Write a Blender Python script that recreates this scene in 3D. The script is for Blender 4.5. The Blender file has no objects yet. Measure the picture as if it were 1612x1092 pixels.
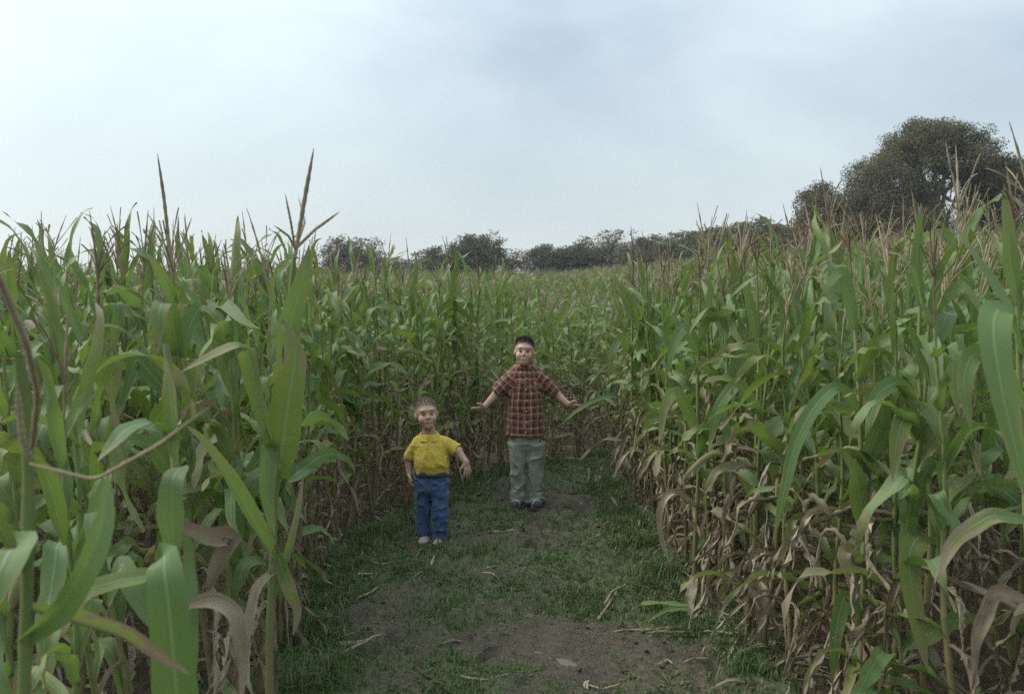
import bpy, math, random
import numpy as np
from mathutils import Vector, Matrix, Euler

R = math.radians
rng = np.random.default_rng(7)
random.seed(7)
scene = bpy.context.scene
col = scene.collection

# ------------------------------------------------------------------ camera
CAM_H, PITCH, FPX = 1.65, R(3.87), 1567.0
cam = bpy.data.cameras.new('camera')
cam.lens, cam.sensor_width = 35.0, 36.0
cam.clip_start, cam.clip_end = 0.05, 6000
cam.dof.use_dof = True
cam.dof.focus_distance = 6.3
cam.dof.aperture_fstop = 5.6
cam_ob = bpy.data.objects.new('camera', cam)
cam_ob.location = (0, 0, CAM_H)
cam_ob.rotation_euler = (R(90) - PITCH, 0, 0)
col.objects.link(cam_ob)
scene.camera = cam_ob

# ------------------------------------------------------------------ world, sun, exposure
SUN_EL, SUN_AZ = R(42), R(-75)      # azimuth clockwise from +Y: left of the camera, behind thin cloud
world = bpy.data.worlds.new('World')
scene.world = world
world.use_nodes = True
wn, wl = world.node_tree.nodes, world.node_tree.links
wn.clear()
w_out = wn.new('ShaderNodeOutputWorld')
w_bg = wn.new('ShaderNodeBackground')
w_bg.inputs['Strength'].default_value = 0.1
w_sky = wn.new('ShaderNodeTexSky')
w_sky.sky_type = 'NISHITA'
w_sky.sun_disc = False
w_sky.sun_elevation = SUN_EL
w_sky.sun_rotation = SUN_AZ
w_tc = wn.new('ShaderNodeTexCoord')
w_map = wn.new('ShaderNodeMapping')
w_map.inputs['Scale'].default_value = (1.0, 1.0, 2.0)
w_map.inputs['Location'].default_value = (1.15, 0.9, 0.65)
w_noise = wn.new('ShaderNodeTexNoise')
w_noise.inputs['Scale'].default_value = 2.3
w_noise.inputs['Detail'].default_value = 5
w_noise.inputs['Roughness'].default_value = 0.5
w_noise.inputs['Distortion'].default_value = 0.3
w_ramp = wn.new('ShaderNodeValToRGB')
w_ramp.color_ramp.elements[0].position = 0.40
w_ramp.color_ramp.elements[0].color = (1.78, 2.12, 2.45, 1)
w_ramp.color_ramp.elements[1].position = 0.63
w_ramp.color_ramp.elements[1].color = (2.65, 3.02, 3.18, 1)
w_sep = wn.new('ShaderNodeSeparateXYZ')
w_hor = wn.new('ShaderNodeMapRange')
w_hor.inputs['From Min'].default_value = 0.0
w_hor.inputs['From Max'].default_value = 0.22
w_hor.inputs['To Min'].default_value = 0.55
w_hor.inputs['To Max'].default_value = 0.0
w_hmix = wn.new('ShaderNodeMix'); w_hmix.data_type = 'RGBA'
w_hmix.inputs['B'].default_value = (3.5, 3.85, 3.9, 1)
w_mix = wn.new('ShaderNodeMix'); w_mix.data_type = 'RGBA'
w_mix.inputs['Factor'].default_value = 0.88
wl.new(w_tc.outputs['Generated'], w_map.inputs['Vector'])
wl.new(w_map.outputs[0], w_noise.inputs['Vector'])
wl.new(w_noise.outputs['Fac'], w_ramp.inputs['Fac'])
wl.new(w_tc.outputs['Generated'], w_sep.inputs[0])
wl.new(w_sep.outputs['Z'], w_hor.inputs['Value'])
wl.new(w_hor.outputs[0], w_hmix.inputs['Factor'])
wl.new(w_ramp.outputs['Color'], w_hmix.inputs['A'])
# thin cloud glows around the hidden sun
w_dot = wn.new('ShaderNodeVectorMath'); w_dot.operation = 'DOT_PRODUCT'
w_dot.inputs[1].default_value = (math.sin(SUN_AZ) * math.cos(R(20)), math.cos(SUN_AZ) * math.cos(R(20)), math.sin(R(20)))
w_glow = wn.new('ShaderNodeMapRange'); w_glow.interpolation_type = 'SMOOTHSTEP'
w_glow.inputs['From Min'].default_value = 0.25
w_glow.inputs['From Max'].default_value = 0.95
w_glow.inputs['To Max'].default_value = 0.75
w_gmix = wn.new('ShaderNodeMix'); w_gmix.data_type = 'RGBA'
w_gmix.inputs['B'].default_value = (4.2, 4.65, 4.6, 1)
wl.new(w_tc.outputs['Generated'], w_dot.inputs[0])
wl.new(w_dot.outputs['Value'], w_glow.inputs['Value'])
wl.new(w_glow.outputs[0], w_gmix.inputs['Factor'])
wl.new(w_hmix.outputs['Result'], w_gmix.inputs['A'])
wl.new(w_sky.outputs['Color'], w_mix.inputs['A'])
w_zen = wn.new('ShaderNodeMath'); w_zen.operation = 'MULTIPLY_ADD'; w_zen.use_clamp = False
w_zmax = wn.new('ShaderNodeMath'); w_zmax.operation = 'MAXIMUM'
wl.new(w_sep.outputs['Z'], w_zmax.inputs[0]); w_zmax.inputs[1].default_value = 0.0
wl.new(w_zmax.outputs[0], w_zen.inputs[0]); w_zen.inputs[1].default_value = 1.9; w_zen.inputs[2].default_value = 1.0
w_zmul = wn.new('ShaderNodeVectorMath'); w_zmul.operation = 'SCALE'
wl.new(w_gmix.outputs['Result'], w_zmul.inputs[0]); wl.new(w_zen.outputs[0], w_zmul.inputs['Scale'])
wl.new(w_zmul.outputs[0], w_mix.inputs['B'])
wl.new(w_mix.outputs['Result'], w_bg.inputs['Color'])
wl.new(w_bg.outputs[0], w_out.inputs['Surface'])

sun = bpy.data.lights.new('sun', 'SUN')
sun.energy = 1.5
sun.angle = R(35)
sun.color = (1.0, 0.96, 0.9)
sun_ob = bpy.data.objects.new('sun', sun)
sd = Vector((math.sin(SUN_AZ) * math.cos(SUN_EL), math.cos(SUN_AZ) * math.cos(SUN_EL), math.sin(SUN_EL)))
sun_ob.rotation_euler = sd.to_track_quat('Z', 'Y').to_euler()
sun_ob.location = sd * 50
col.objects.link(sun_ob)

vs = scene.view_settings
vs.view_transform = 'Standard'
vs.look = 'None'
vs.exposure = 1.06
vs.gamma = 1.0
vs.use_curve_mapping = False
scene.cycles.use_denoising = False      # leave the fine grain that the film photograph has too
scene.cycles.use_adaptive_sampling = False
scene.cycles.max_bounces = 7
scene.cycles.transparent_max_bounces = 8

# ------------------------------------------------------------------ helpers
def P(px, py, d):
    """photo pixel at distance d (metres along +Y) -> world point"""
    u, v = (px - 806) / FPX, -(py - 546) / FPX
    fy, fz = math.cos(PITCH), -math.sin(PITCH)
    uy, uz = math.sin(PITCH), math.cos(PITCH)
    dx, dy, dz = u, fy + v * uy, fz + v * uz
    t = d / dy
    return np.array([dx * t, d, CAM_H + dz * t])

def sstep(a, b, x):
    t = np.clip((x - a) / (b - a), 0, 1)
    return t * t * (3 - 2 * t)

_perm = np.random.default_rng(3).random(65536).astype(np.float32)
def _hash(ix, iy, iz=0):
    h = (ix.astype(np.int64) * 73856093) ^ (iy.astype(np.int64) * 19349663) ^ (np.asarray(iz).astype(np.int64) * 83492791)
    return _perm[h & 65535]

def noise2(x, y, f=1.0, seed=0):
    x, y = np.asarray(x) * f + seed * 17.3, np.asarray(y) * f + seed * 9.1
    ix, iy = np.floor(x), np.floor(y)
    fx, fy = x - ix, y - iy
    fx, fy = fx * fx * (3 - 2 * fx), fy * fy * (3 - 2 * fy)
    a, b = _hash(ix, iy, seed), _hash(ix + 1, iy, seed)
    c, d = _hash(ix, iy + 1, seed), _hash(ix + 1, iy + 1, seed)
    return (a * (1 - fx) + b * fx) * (1 - fy) + (c * (1 - fx) + d * fx) * fy

def fbm2(x, y, f=1.0, o=4, seed=0, g=0.5):
    s, a, n = 0, 1.0, 0
    for i in range(o):
        s = s + a * noise2(x, y, f, seed + i); n += a
        f *= 2.03; a *= g
    return s / n

def noise3(p, f=1.0, seed=0):
    q = p * f + seed * 7.7
    i = np.floor(q); r = q - i
    r = r * r * (3 - 2 * r)
    out = 0
    for dx in (0, 1):
        for dy in (0, 1):
            for dz in (0, 1):
                w = (r[..., 0] if dx else 1 - r[..., 0]) * (r[..., 1] if dy else 1 - r[..., 1]) * (r[..., 2] if dz else 1 - r[..., 2])
                out = out + w * _hash(i[..., 0] + dx, i[..., 1] + dy, i[..., 2] + dz)
    return out

def mesh_from(name, verts, faces, mats=(), uvs=None, mat_idx=None, smooth=True, attrs=None, corner_uv=None):
    """faces: (n,4) or (n,3) int array, or list of such arrays"""
    me = bpy.data.meshes.new(name)
    verts = np.asarray(verts, dtype=np.float32)
    groups = faces if isinstance(faces, list) else [faces]
    groups = [np.asarray(g, dtype=np.int32) for g in groups if len(g)]
    loops = np.concatenate([g.ravel() for g in groups])
    counts = np.concatenate([np.full(len(g), g.shape[1], dtype=np.int32) for g in groups])
    starts = np.concatenate([[0], np.cumsum(counts)[:-1]]).astype(np.int32)
    me.vertices.add(len(verts)); me.vertices.foreach_set('co', verts.ravel())
    me.loops.add(len(loops)); me.loops.foreach_set('vertex_index', loops)
    me.polygons.add(len(counts)); me.polygons.foreach_set('loop_start', starts)
    for m in mats:
        me.materials.append(m)
    if mat_idx is not None:
        me.polygons.foreach_set('material_index', np.asarray(mat_idx, dtype=np.int32))
    me.polygons.foreach_set('use_smooth', np.full(len(counts), smooth))
    if uvs is not None:
        lay = me.uv_layers.new(name='UVMap')
        lay.data.foreach_set('uv', np.asarray(uvs, dtype=np.float32)[loops].ravel())
    if corner_uv is not None:
        lay = me.uv_layers.new(name='UVMap')
        lay.data.foreach_set('uv', np.asarray(corner_uv, dtype=np.float32).ravel())
    for k, v in (attrs or {}).items():
        v = np.asarray(v, dtype=np.float32)
        if v.ndim == 1:
            a = me.attributes.new(k, 'FLOAT', 'POINT'); a.data.foreach_set('value', v)
        else:
            a = me.attributes.new(k, 'FLOAT_COLOR', 'POINT')
            a.data.foreach_set('color', np.concatenate([v, np.ones((len(v), 1), np.float32)], 1).ravel())
    me.update(calc_edges=True)
    return me

def obj(name, me, parent=None, loc=None, rot=None, scale=None):
    o = bpy.data.objects.new(name, me)
    col.objects.link(o)
    if parent is not None: o.parent = parent
    if loc is not None: o.location = loc
    if rot is not None: o.rotation_euler = rot
    if scale is not None: o.scale = scale
    return o

def tag(o, label=None, cat=None, group=None, kind=None):
    if label: o['label'] = label
    if cat: o['category'] = cat
    if group: o['group'] = group
    if kind: o['kind'] = kind
    return o

def thing(name, label, cat, loc=(0, 0, 0), rz=0, group=None):
    o = bpy.data.objects.new(name, None)
    o.empty_display_size = 0.1
    col.objects.link(o)
    o.location = loc; o.rotation_euler = (0, 0, rz)
    return tag(o, label, cat, group)

# ------------------------------------------------------------------ material helpers
class NT:
    def __init__(self, name):
        self.m = bpy.data.materials.new(name)
        self.m.use_nodes = True
        self.n, self.l = self.m.node_tree.nodes, self.m.node_tree.links
        self.n.clear()
        self.out = self.n.new('ShaderNodeOutputMaterial')
    def node(self, t, **kw):
        nd = self.n.new(t)
        for k, v in kw.items(): setattr(nd, k, v)
        return nd
    def sock(self, s, v):
        if hasattr(v, 'is_output') or isinstance(v, bpy.types.NodeSocket): self.l.new(v, s)
        else:
            if isinstance(v, (tuple, list)) and len(v) == 3 and s.type == 'RGBA': v = (*v, 1)
            s.default_value = v
    def math(self, op, a, b=0.0, c=0.0, clamp=False):
        nd = self.node('ShaderNodeMath', operation=op, use_clamp=clamp)
        self.sock(nd.inputs[0], a); self.sock(nd.inputs[1], b)
        if op in ('MULTIPLY_ADD', 'SMOOTH_MIN', 'WRAP', 'COMPARE'): self.sock(nd.inputs[2], c)
        return nd.outputs[0]
    def mix(self, f, a, b, blend='MIX'):
        nd = self.node('ShaderNodeMix', data_type='RGBA', blend_type=blend)
        self.sock(nd.inputs[0], f); self.sock(nd.inputs[6], a); self.sock(nd.inputs[7], b)
        return nd.outputs[2]
    def rng(self, v, a, b, c=0.0, d=1.0, interp='SMOOTHSTEP'):
        nd = self.node('ShaderNodeMapRange', interpolation_type=interp)
        self.sock(nd.inputs[0], v)
        for i, x in enumerate((a, b, c, d)): self.sock(nd.inputs[i + 1], x)
        return nd.outputs[0]
    def noise(self, vec, scale, detail=3, rough=0.55):
        nd = self.node('ShaderNodeTexNoise')
        if vec is not None: self.l.new(vec, nd.inputs['Vector'])
        nd.inputs['Scale'].default_value = scale
        nd.inputs['Detail'].default_value = detail
        nd.inputs['Roughness'].default_value = rough
        return nd.outputs['Fac']
    def coord(self, which='Object'):
        return self.node('ShaderNodeTexCoord').outputs[which]
    def scale(self, vec, s, loc=None):
        nd = self.node('ShaderNodeMapping')
        self.l.new(vec, nd.inputs[0]); nd.inputs['Scale'].default_value = s
        if loc is not None: self.sock(nd.inputs['Location'], loc)
        return nd.outputs[0]
    def attr(self, name, out='Fac'):
        return self.node('ShaderNodeAttribute', attribute_name=name).outputs[out]
    def bump(self, h, strength=0.3, dist=0.01):
        nd = self.node('ShaderNodeBump')
        self.l.new(h, nd.inputs['Height'])
        nd.inputs['Strength'].default_value = strength; nd.inputs['Distance'].default_value = dist
        return nd.outputs[0]
    def principled(self, color, rough=0.6, spec=0.5, normal=None, **kw):
        nd = self.node('ShaderNodeBsdfPrincipled')
        self.sock(nd.inputs['Base Color'], color)
        self.sock(nd.inputs['Roughness'], rough)
        self.sock(nd.inputs['Specular IOR Level'], spec)
        if normal is not None: self.l.new(normal, nd.inputs['Normal'])
        for k, v in kw.items(): self.sock(nd.inputs[k], v)
        return nd.outputs[0]
    def finish(self, shader):
        self.l.new(shader, self.out.inputs['Surface'])
        return self.m
    def rnd(self):
        """per-thing random: object random plus the mesh's own plant number"""
        r = self.node('ShaderNodeObjectInfo').outputs['Random']
        return self.math('FRACT', self.math('ADD', r, self.attr('plant')))

def leaf_material(name, kind):
    t = NT(name)
    uv = t.coord('UV')
    sep = t.node('ShaderNodeSeparateXYZ'); t.l.new(uv, sep.inputs[0])
    u, v = sep.outputs[0], sep.outputs[1]
    rnd = t.rnd()
    off = t.node('ShaderNodeCombineXYZ')
    t.sock(off.inputs[0], t.math('MULTIPLY', rnd, 37.0)); t.sock(off.inputs[1], t.math('MULTIPLY', rnd, 91.0)); t.sock(off.inputs[2], 0.0)
    blot = t.noise(t.scale(uv, (1.3, 5, 1), off.outputs[0]), 1.6, 4, 0.6)
    streak = t.noise(t.scale(uv, (24, 2.0, 1), off.outputs[0]), 1.0, 3, 0.6)
    fine = t.noise(t.scale(uv, (60, 2.5, 1), off.outputs[0]), 1.0, 1, 0.5)
    edge = t.math('ABSOLUTE', t.math('SUBTRACT', u, 0.5))           # 0 midrib .. 0.5 edge
    mid = t.rng(edge, 0.022, 0.06, 1, 0)
    rnd2 = t.math('FRACT', t.math('MULTIPLY', rnd, 7.13))
    if kind == 'dry':
        c = t.mix(rnd, (0.46, 0.395, 0.28), (0.24, 0.185, 0.125))
        c = t.mix(t.rng(blot, 0.35, 0.7), c, t.mix(rnd2, (0.115, 0.083, 0.055), (0.34, 0.30, 0.225)))
        c = t.mix(t.rng(streak, 0.4, 0.8, 0, 0.55), c, (0.07, 0.05, 0.035))
        c = t.mix(t.math('MULTIPLY', mid, 0.35), c, (0.32, 0.27, 0.19))
        tr = t.mix(0.4, c, (0.20, 0.14, 0.07)); trf, rough = 0.15, 0.8
    else:
        g = t.mix(rnd, (0.074, 0.150, 0.042), (0.142, 0.202, 0.048))
        g = t.mix(t.rng(rnd2, 0.55, 1.0, 0, 0.6), g, (0.205, 0.225, 0.055))
        g = t.mix(t.rng(blot, 0.3, 0.75, 0, 0.6), g, (0.080, 0.150, 0.056))
        g = t.mix(t.rng(fine, 0.3, 0.75, 0, 0.45), g, (0.125, 0.19, 0.085))
        g = t.mix(t.math('MULTIPLY', mid, 0.75), g, (0.20, 0.26, 0.13))
        g = t.mix(t.rng(t.math('FRACT', t.math('MULTIPLY', rnd, 13.7)), 0.55, 0.95, 0, 0.6), g, (0.155, 0.215, 0.100))
        spots = t.noise(t.scale(uv, (9, 60, 1), off.outputs[0]), 1.0, 2, 0.5)
        g = t.mix(t.rng(spots, 0.66, 0.74, 0, 0.7), g, (0.23, 0.19, 0.08))
        # yellowing and browning towards tip and margins, in ragged patches
        age = t.math('ADD', t.math('MULTIPLY', v, 0.55), t.math('MULTIPLY', edge, 0.55))
        age = t.math('ADD', age, t.math('MULTIPLY', t.math('SUBTRACT', blot, 0.5), 1.0))
        age = t.math('ADD', age, t.math('MULTIPLY', t.math('SUBTRACT', streak, 0.5), 0.35))
        age = t.math('ADD', age, t.math('MULTIPLY', rnd2, 0.22))
        lo = {'green': 0.72, 'mixed': 0.42, 'spot': 0.80}[kind]
        yel = t.rng(age, lo - 0.12, lo + 0.08)
        brn = t.rng(age, lo + 0.04, lo + 0.14)
        c = t.mix(t.math('MULTIPLY', yel, 0.75), g, (0.22, 0.20, 0.045))
        c = t.mix(brn, c, t.mix(streak, (0.32, 0.27, 0.175), (0.17, 0.13, 0.085)))
        tr = t.mix(brn, t.mix(0.65, c, (0.22, 0.34, 0.04)), (0.20, 0.155, 0.09)); trf, rough = 0.30, 0.48
    nrm = t.bump(t.math('ADD', t.math('MULTIPLY', fine, 0.6), t.math('MULTIPLY', mid, -0.8)), 0.35, 0.004)
    a = t.principled(c, t.math('ADD', rough, t.math('MULTIPLY', blot, 0.15)), 0.40 if kind != 'dry' else 0.12, nrm)
    b = t.node('ShaderNodeBsdfTranslucent'); t.sock(b.inputs['Color'], tr); t.l.new(nrm, b.inputs['Normal'])
    mx = t.node('ShaderNodeMixShader'); mx.inputs[0].default_value = trf
    t.l.new(a, mx.inputs[1]); t.l.new(b.outputs[0], mx.inputs[2])
    return t.finish(mx.outputs[0])

M = {}
M['leaf_green'] = leaf_material('corn_leaf_green', 'green')
M['leaf_mixed'] = leaf_material('corn_leaf_half_dry', 'mixed')
M['leaf_spot'] = leaf_material('corn_leaf_spotted', 'spot')
M['leaf_dry'] = leaf_material('corn_leaf_dry', 'dry')

def stalk_material():
    t = NT('corn_stalk')
    sep = t.node('ShaderNodeSeparateXYZ'); t.l.new(t.coord('UV'), sep.inputs[0])
    v = sep.outputs[1]
    rnd = t.rnd()
    nz = t.noise(t.scale(t.coord('UV'), (6, 30, 1)), 1.0, 3)
    up = t.math('ADD', v, t.math('MULTIPLY', t.math('SUBTRACT', nz, 0.5), 0.5))
    g = t.mix(rnd, (0.115, 0.165, 0.05), (0.17, 0.19, 0.065))
    c = t.mix(t.rng(up, 0.12, 0.55), t.mix(nz, (0.21, 0.155, 0.085), (0.13, 0.10, 0.05)), g)
    c = t.mix(t.rng(nz, 0.62, 0.8, 0, 0.5), c, (0.16, 0.09, 0.05))
    return t.finish(t.principled(c, 0.5, 0.35))
M['stalk'] = stalk_material()

def simple(name, c1, c2, scale=30, rough=0.7, spec=0.3, bump=0.0, bdist=0.004, detail=4, sheen=None, use_rnd=False):
    t = NT(name)
    f = t.noise(t.coord('Object'), scale, detail)
    f = t.rng(f, 0.3, 0.7)
    if use_rnd:
        f = t.math('ADD', t.math('MULTIPLY', f, 0.5), t.math('MULTIPLY', t.rnd(), 0.5))
    c = t.mix(f, c1, c2)
    nrm = t.bump(t.noise(t.coord('Object'), scale * 2, 4), bump, bdist) if bump else None
    return t.finish(t.principled(c, rough, spec, nrm))

M['tassel'] = simple('corn_tassel', (0.21, 0.165, 0.105), (0.36, 0.30, 0.20), 14, 0.85, 0.1, use_rnd=True)
M['tassel_dark'] = simple('corn_tassel_dark', (0.115, 0.085, 0.055), (0.22, 0.17, 0.11), 20, 0.85, 0.1, use_rnd=True)
M['husk'] = simple('corn_husk', (0.13, 0.17, 0.06), (0.30, 0.25, 0.13), 18, 0.7, 0.2, 0.3, use_rnd=True)
M['silk'] = simple('corn_silk', (0.06, 0.03, 0.018), (0.13, 0.07, 0.035), 60, 0.8, 0.1)

# ------------------------------------------------------------------ terrain
def base_h(x, y):
    x, y = np.asarray(x, float), np.asarray(y, float)
    dip = -0.62 * np.exp(-((y - 17) / 5.8) ** 2) * np.exp(-((x - 2.2) / 4.0) ** 2)
    rise = 0.10 * np.clip(x - 1.8, 0, 11) * sstep(3, 10, y)
    far = -1.2 * sstep(70, 130, y)
    roll = (fbm2(x, y, 0.06, 2, 11) - 0.5) * 0.25 * sstep(9, 25, y)
    return dip + rise + far + roll

LEFT = [(-0.75, -6), (-0.70, 1.5), (-0.72, 2.6), (-0.92, 3.6), (-1.06, 4.6), (-1.14, 5.6), (-1.10, 6.2), (-0.87, 6.8), (-0.55, 7.7), (-0.25, 8.6), (0.39, 9.55), (0.96, 10.3), (2.4, 11.2), (5.0, 12.0), (9, 12.8)]
RIGHT = [(1.45, -6), (1.45, 2.0), (1.28, 3.4), (1.08, 4.3), (0.97, 5.0), (0.94, 6.2), (0.90, 7.4), (0.92, 8.7), (1.2, 9.3), (2.6, 9.9), (5.0, 10.6), (9, 11.3)]
POLY = np.array(LEFT + RIGHT[::-1])

def in_poly(x, y, poly=POLY):
    x, y = np.asarray(x, float), np.asarray(y, float)
    r = np.zeros(x.shape, bool)
    n = len(poly)
    for i in range(n):
        x1, y1 = poly[i]; x2, y2 = poly[(i + 1) % n]
        c = ((y1 > y) != (y2 > y)) & (x < (x2 - x1) * (y - y1) / (y2 - y1 + 1e-12) + x1)
        r ^= c
    return r

def edge_dist(x, y, poly=POLY):
    x, y = np.asarray(x, float), np.asarray(y, float)
    best = np.full(x.shape, 1e9)
    n = len(poly)
    for i in range(n):
        a, b = poly[i], poly[(i + 1) % n]
        ab = b - a
        t = np.clip(((x - a[0]) * ab[0] + (y - a[1]) * ab[1]) / (ab @ ab), 0, 1)
        best = np.minimum(best, np.hypot(x - a[0] - t * ab[0], y - a[1] - t * ab[1]))
    return best

def path_sd(x, y):
    """signed distance to the path's edge, negative inside the path"""
    d = edge_dist(x, y)
    return np.where(in_poly(x, y), -d, d)

# the tyre-pressed, waterlogged patch in the foreground
PUD = np.array([0.13, 4.62])
def pud_coords(x, y):
    dx, dy = x - PUD[0], y - PUD[1]
    return dx, dy

FEET = [(random.uniform(-.75, .75), random.uniform(4.0, 8.6), random.uniform(-.5, .5)) for _ in range(26)]
def path_bumps(x, y):
    clod = fbm2(x, y, 5.0, 4, 21, 0.55) - 0.5
    coarse = fbm2(x, y, 1.3, 3, 31) - 0.5
    fine = fbm2(x, y, 22.0, 2, 41) - 0.5
    rough = sstep(0.42, 0.62, fbm2(x, y, 1.1, 2, 51))
    rid = 1 - np.abs(fbm2(x, y, 7.0, 3, 45, 0.5) - 0.5) * 4
    foot = np.zeros(np.shape(x))
    for (fx, fy, fa) in FEET:
        ax = (x - fx) * math.cos(fa) + (y - fy) * math.sin(fa); ay = -(x - fx) * math.sin(fa) + (y - fy) * math.cos(fa)
        q = (ax / .048) ** 2 + (ay / .125) ** 2
        foot = foot - .036 * np.exp(-q ** 2) + .016 * np.exp(-((q - 1.9) / .8) ** 2)
    dx, dy = pud_coords(x, y)
    m = np.exp(-((dx - 0.12) / 0.36) ** 4 - ((dy + 0.02) / 0.40) ** 4)
    z = coarse * 0.06 + clod * (0.05 + 0.085 * rough) + fine * 0.024 + rid * .012 + foot
    # lug marks left by a tyre: slanting ribs, irregular
    w = dx * 0.62 + dy * 0.78 + (fbm2(x, y, 3.0, 2, 61) - 0.5) * 0.10
    ribs = (0.5 + 0.5 * np.sin(w * 2 * math.pi / 0.066)) ** 1.4 * 0.034
    tread = np.exp(-((dx - 0.28) / 0.24) ** 4 - ((dy + 0.02) / 0.30) ** 4)
    z = z * (1 - 0.55 * m) - 0.034 * m + ribs * tread
    return z

def path_cover(x, y):
    """how much low green growth covers the soil (0..1)"""
    d = -path_sd(x, y)
    n = fbm2(x, y, 1.6, 4, 71)
    e = 1 - sstep(0.05, 0.6, d)
    c = 0.5 * e + (n - 0.5) * 2.4 + 0.74
    # patches that the photograph shows: thick at the right verge and beside the small boy
    c = c + 0.75 * np.exp(-((x - 0.66) / 0.34) ** 2 - ((y - 5.7) / 0.9) ** 2)
    c = c + 0.65 * np.exp(-((x + 0.85) / 0.40) ** 2 - ((y - 5.7) / 0.8) ** 2)
    c = c + 0.35 * np.exp(-((x - 0.05) / 0.5) ** 2 - ((y - 5.9) / 0.4) ** 2)
    c = c - 0.50 * np.exp(-((x + 0.05) / 0.62) ** 2 - ((y - 4.75) / 0.45) ** 2)
    c = c - 0.5 * np.exp(-((x - 0.30) / 0.35) ** 2 - ((y - 4.6) / 0.3) ** 2)
    c = c - 0.45 * np.exp(-((x + 0.55) / 0.5) ** 2 - ((y - 4.3) / 0.6) ** 2)
    c = c - 0.45 * np.exp(-((x - 0.55) / 0.5) ** 2 - ((y - 8.4) / 1.0) ** 2)
    return np.clip(c, 0, 1)

def graded(fine0, fine1, step, lo, hi, grow=1.25):
    a = list(np.arange(fine0, fine1, step)); s = step
    while a[-1] < hi: s *= grow; a.append(a[-1] + s)
    b = []; s = step; x = fine0
    while x > lo: s *= grow; x -= s; b.append(x)
    return np.array(b[::-1] + a)

def grid_faces(nx, ny):
    i, j = np.meshgrid(np.arange(nx - 1), np.arange(ny - 1), indexing='ij')
    a = i * ny + j
    return np.stack([a, a + ny, a + ny + 1, a + 1], -1).reshape(-1, 4)

def soil_material(name, path=False):
    t = NT(name)
    co = t.coord('Object')
    n1 = t.noise(co, 2.2, 5, 0.6); n2 = t.noise(co, 14, 5, 0.65); n3 = t.noise(co, 70, 4, 0.6)
    mud = t.mix(t.rng(n1, 0.35, 0.65), (0.048, 0.038, 0.022), (0.088, 0.070, 0.041))
    mud = t.mix(t.rng(n2, 0.45, 0.62, 0, 0.75), mud, (0.038, 0.032, 0.019))
    mud = t.mix(t.rng(n3, 0.52, 0.66, 0, 0.6), mud, (0.19, 0.155, 0.11))
    if path:
        cov = t.attr('cover')
        k = t.math('ADD', cov, t.math('MULTIPLY', t.math('SUBTRACT', n2, 0.5), 1.1))
        k = t.math('ADD', k, t.math('MULTIPLY', t.math('SUBTRACT', n3, 0.5), 0.9))
        green = t.mix(n3, (0.055, 0.082, 0.034), (0.100, 0.125, 0.052))
        c = t.mix(t.rng(k, 0.35, 0.8, 0, 0.8), mud, green)
        wet = t.math('MULTIPLY', t.attr('wet'), t.rng(n2, 0.3, 0.6, 0.5, 1.0))
        c = t.mix(t.math('MULTIPLY', wet, 0.7), c, t.mix(n2, (0.100, 0.077, 0.047), (0.048, 0.038, 0.023)))
        rough = t.math('SUBTRACT', 0.68, t.math('MULTIPLY', wet, 0.45))
        spec = 0.35
    else:
        straw = t.rng(t.noise(t.scale(co, (30, 6, 10)), 1.0, 3), 0.55, 0.7, 0, 0.7)
        c = t.mix(straw, mud, (0.17, 0.125, 0.075)); rough = 0.9; spec = 0.2
    h = t.math('ADD', t.math('MULTIPLY', n2, 0.6), t.math('MULTIPLY', n3, 0.4))
    return t.finish(t.principled(c, rough, spec, t.bump(h, 0.9, 0.05)))
M['soil'] = soil_material('field_soil')
M['path'] = soil_material('muddy_path', True)

gx = graded(-4, 5, 0.25, -300, 300); gy = graded(-2, 14, 0.25, -40, 420)
X, Y = np.meshgrid(gx, gy, indexing='ij')
Z = base_h(X, Y) + (fbm2(X, Y, 2.5, 2, 5) - 0.5) * 0.04 * (np.abs(X) < 6) - 0.055 * sstep(0.15, -0.15, path_sd(X, Y))
o = obj('ground', mesh_from('ground', np.stack([X, Y, Z], -1).reshape(-1, 3), grid_faces(len(gx), len(gy)), [M['soil']]))
tag(o, 'brown field soil under the standing corn', 'ground', kind='structure')

st = 0.02
px_ = np.concatenate([np.arange(-1.6, -1.25, .05), np.arange(-1.25, 1.4, .014), np.arange(1.4, 3.4, .05)]); py_ = np.concatenate([np.arange(-1.0, 3.6, 0.06), np.arange(3.6, 6.6, .014), np.arange(6.6, 9.0, .024), np.arange(9.0, 12.4, 0.04)])
X, Y = np.meshgrid(px_, py_, indexing='ij')
SDF = path_sd(X, Y)
Z = base_h(X, Y) + path_bumps(X, Y) - 0.10 * sstep(0.05, 0.30, SDF) * 1.0
cover = path_cover(X, Y)
dx, dy = pud_coords(X, Y)
wet = np.clip(np.exp(-((dx - 0.1) / 0.45) ** 4 - ((dy) / 0.45) ** 4) + 0.35 * sstep(0.5, 0.7, fbm2(X, Y, 0.9, 2, 81)), 0, 1)
F = grid_faces(len(px_), len(py_))
keep = (SDF < 0.33).reshape(-1)
F = F[keep[F].all(1)]
used = np.unique(F); remap = np.zeros(X.size, np.int32); remap[used] = np.arange(len(used))
o = obj('dirt_path', mesh_from('dirt_path', np.stack([X, Y, Z], -1).reshape(-1, 3)[used], remap[F], [M['path']],
        attrs={'cover': cover.reshape(-1)[used], 'wet': wet.reshape(-1)[used]}))
tag(o, 'muddy trodden path winding between walls of corn', 'path', kind='structure')

def ground_z(x, y):
    x, y = np.asarray(x, float), np.asarray(y, float)
    s = path_sd(x, y)
    inside = base_h(x, y) + path_bumps(x, y) - 0.10 * sstep(0.05, 0.30, s)
    return np.where(s < 0.12, inside, base_h(x, y) - 0.01)

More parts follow.
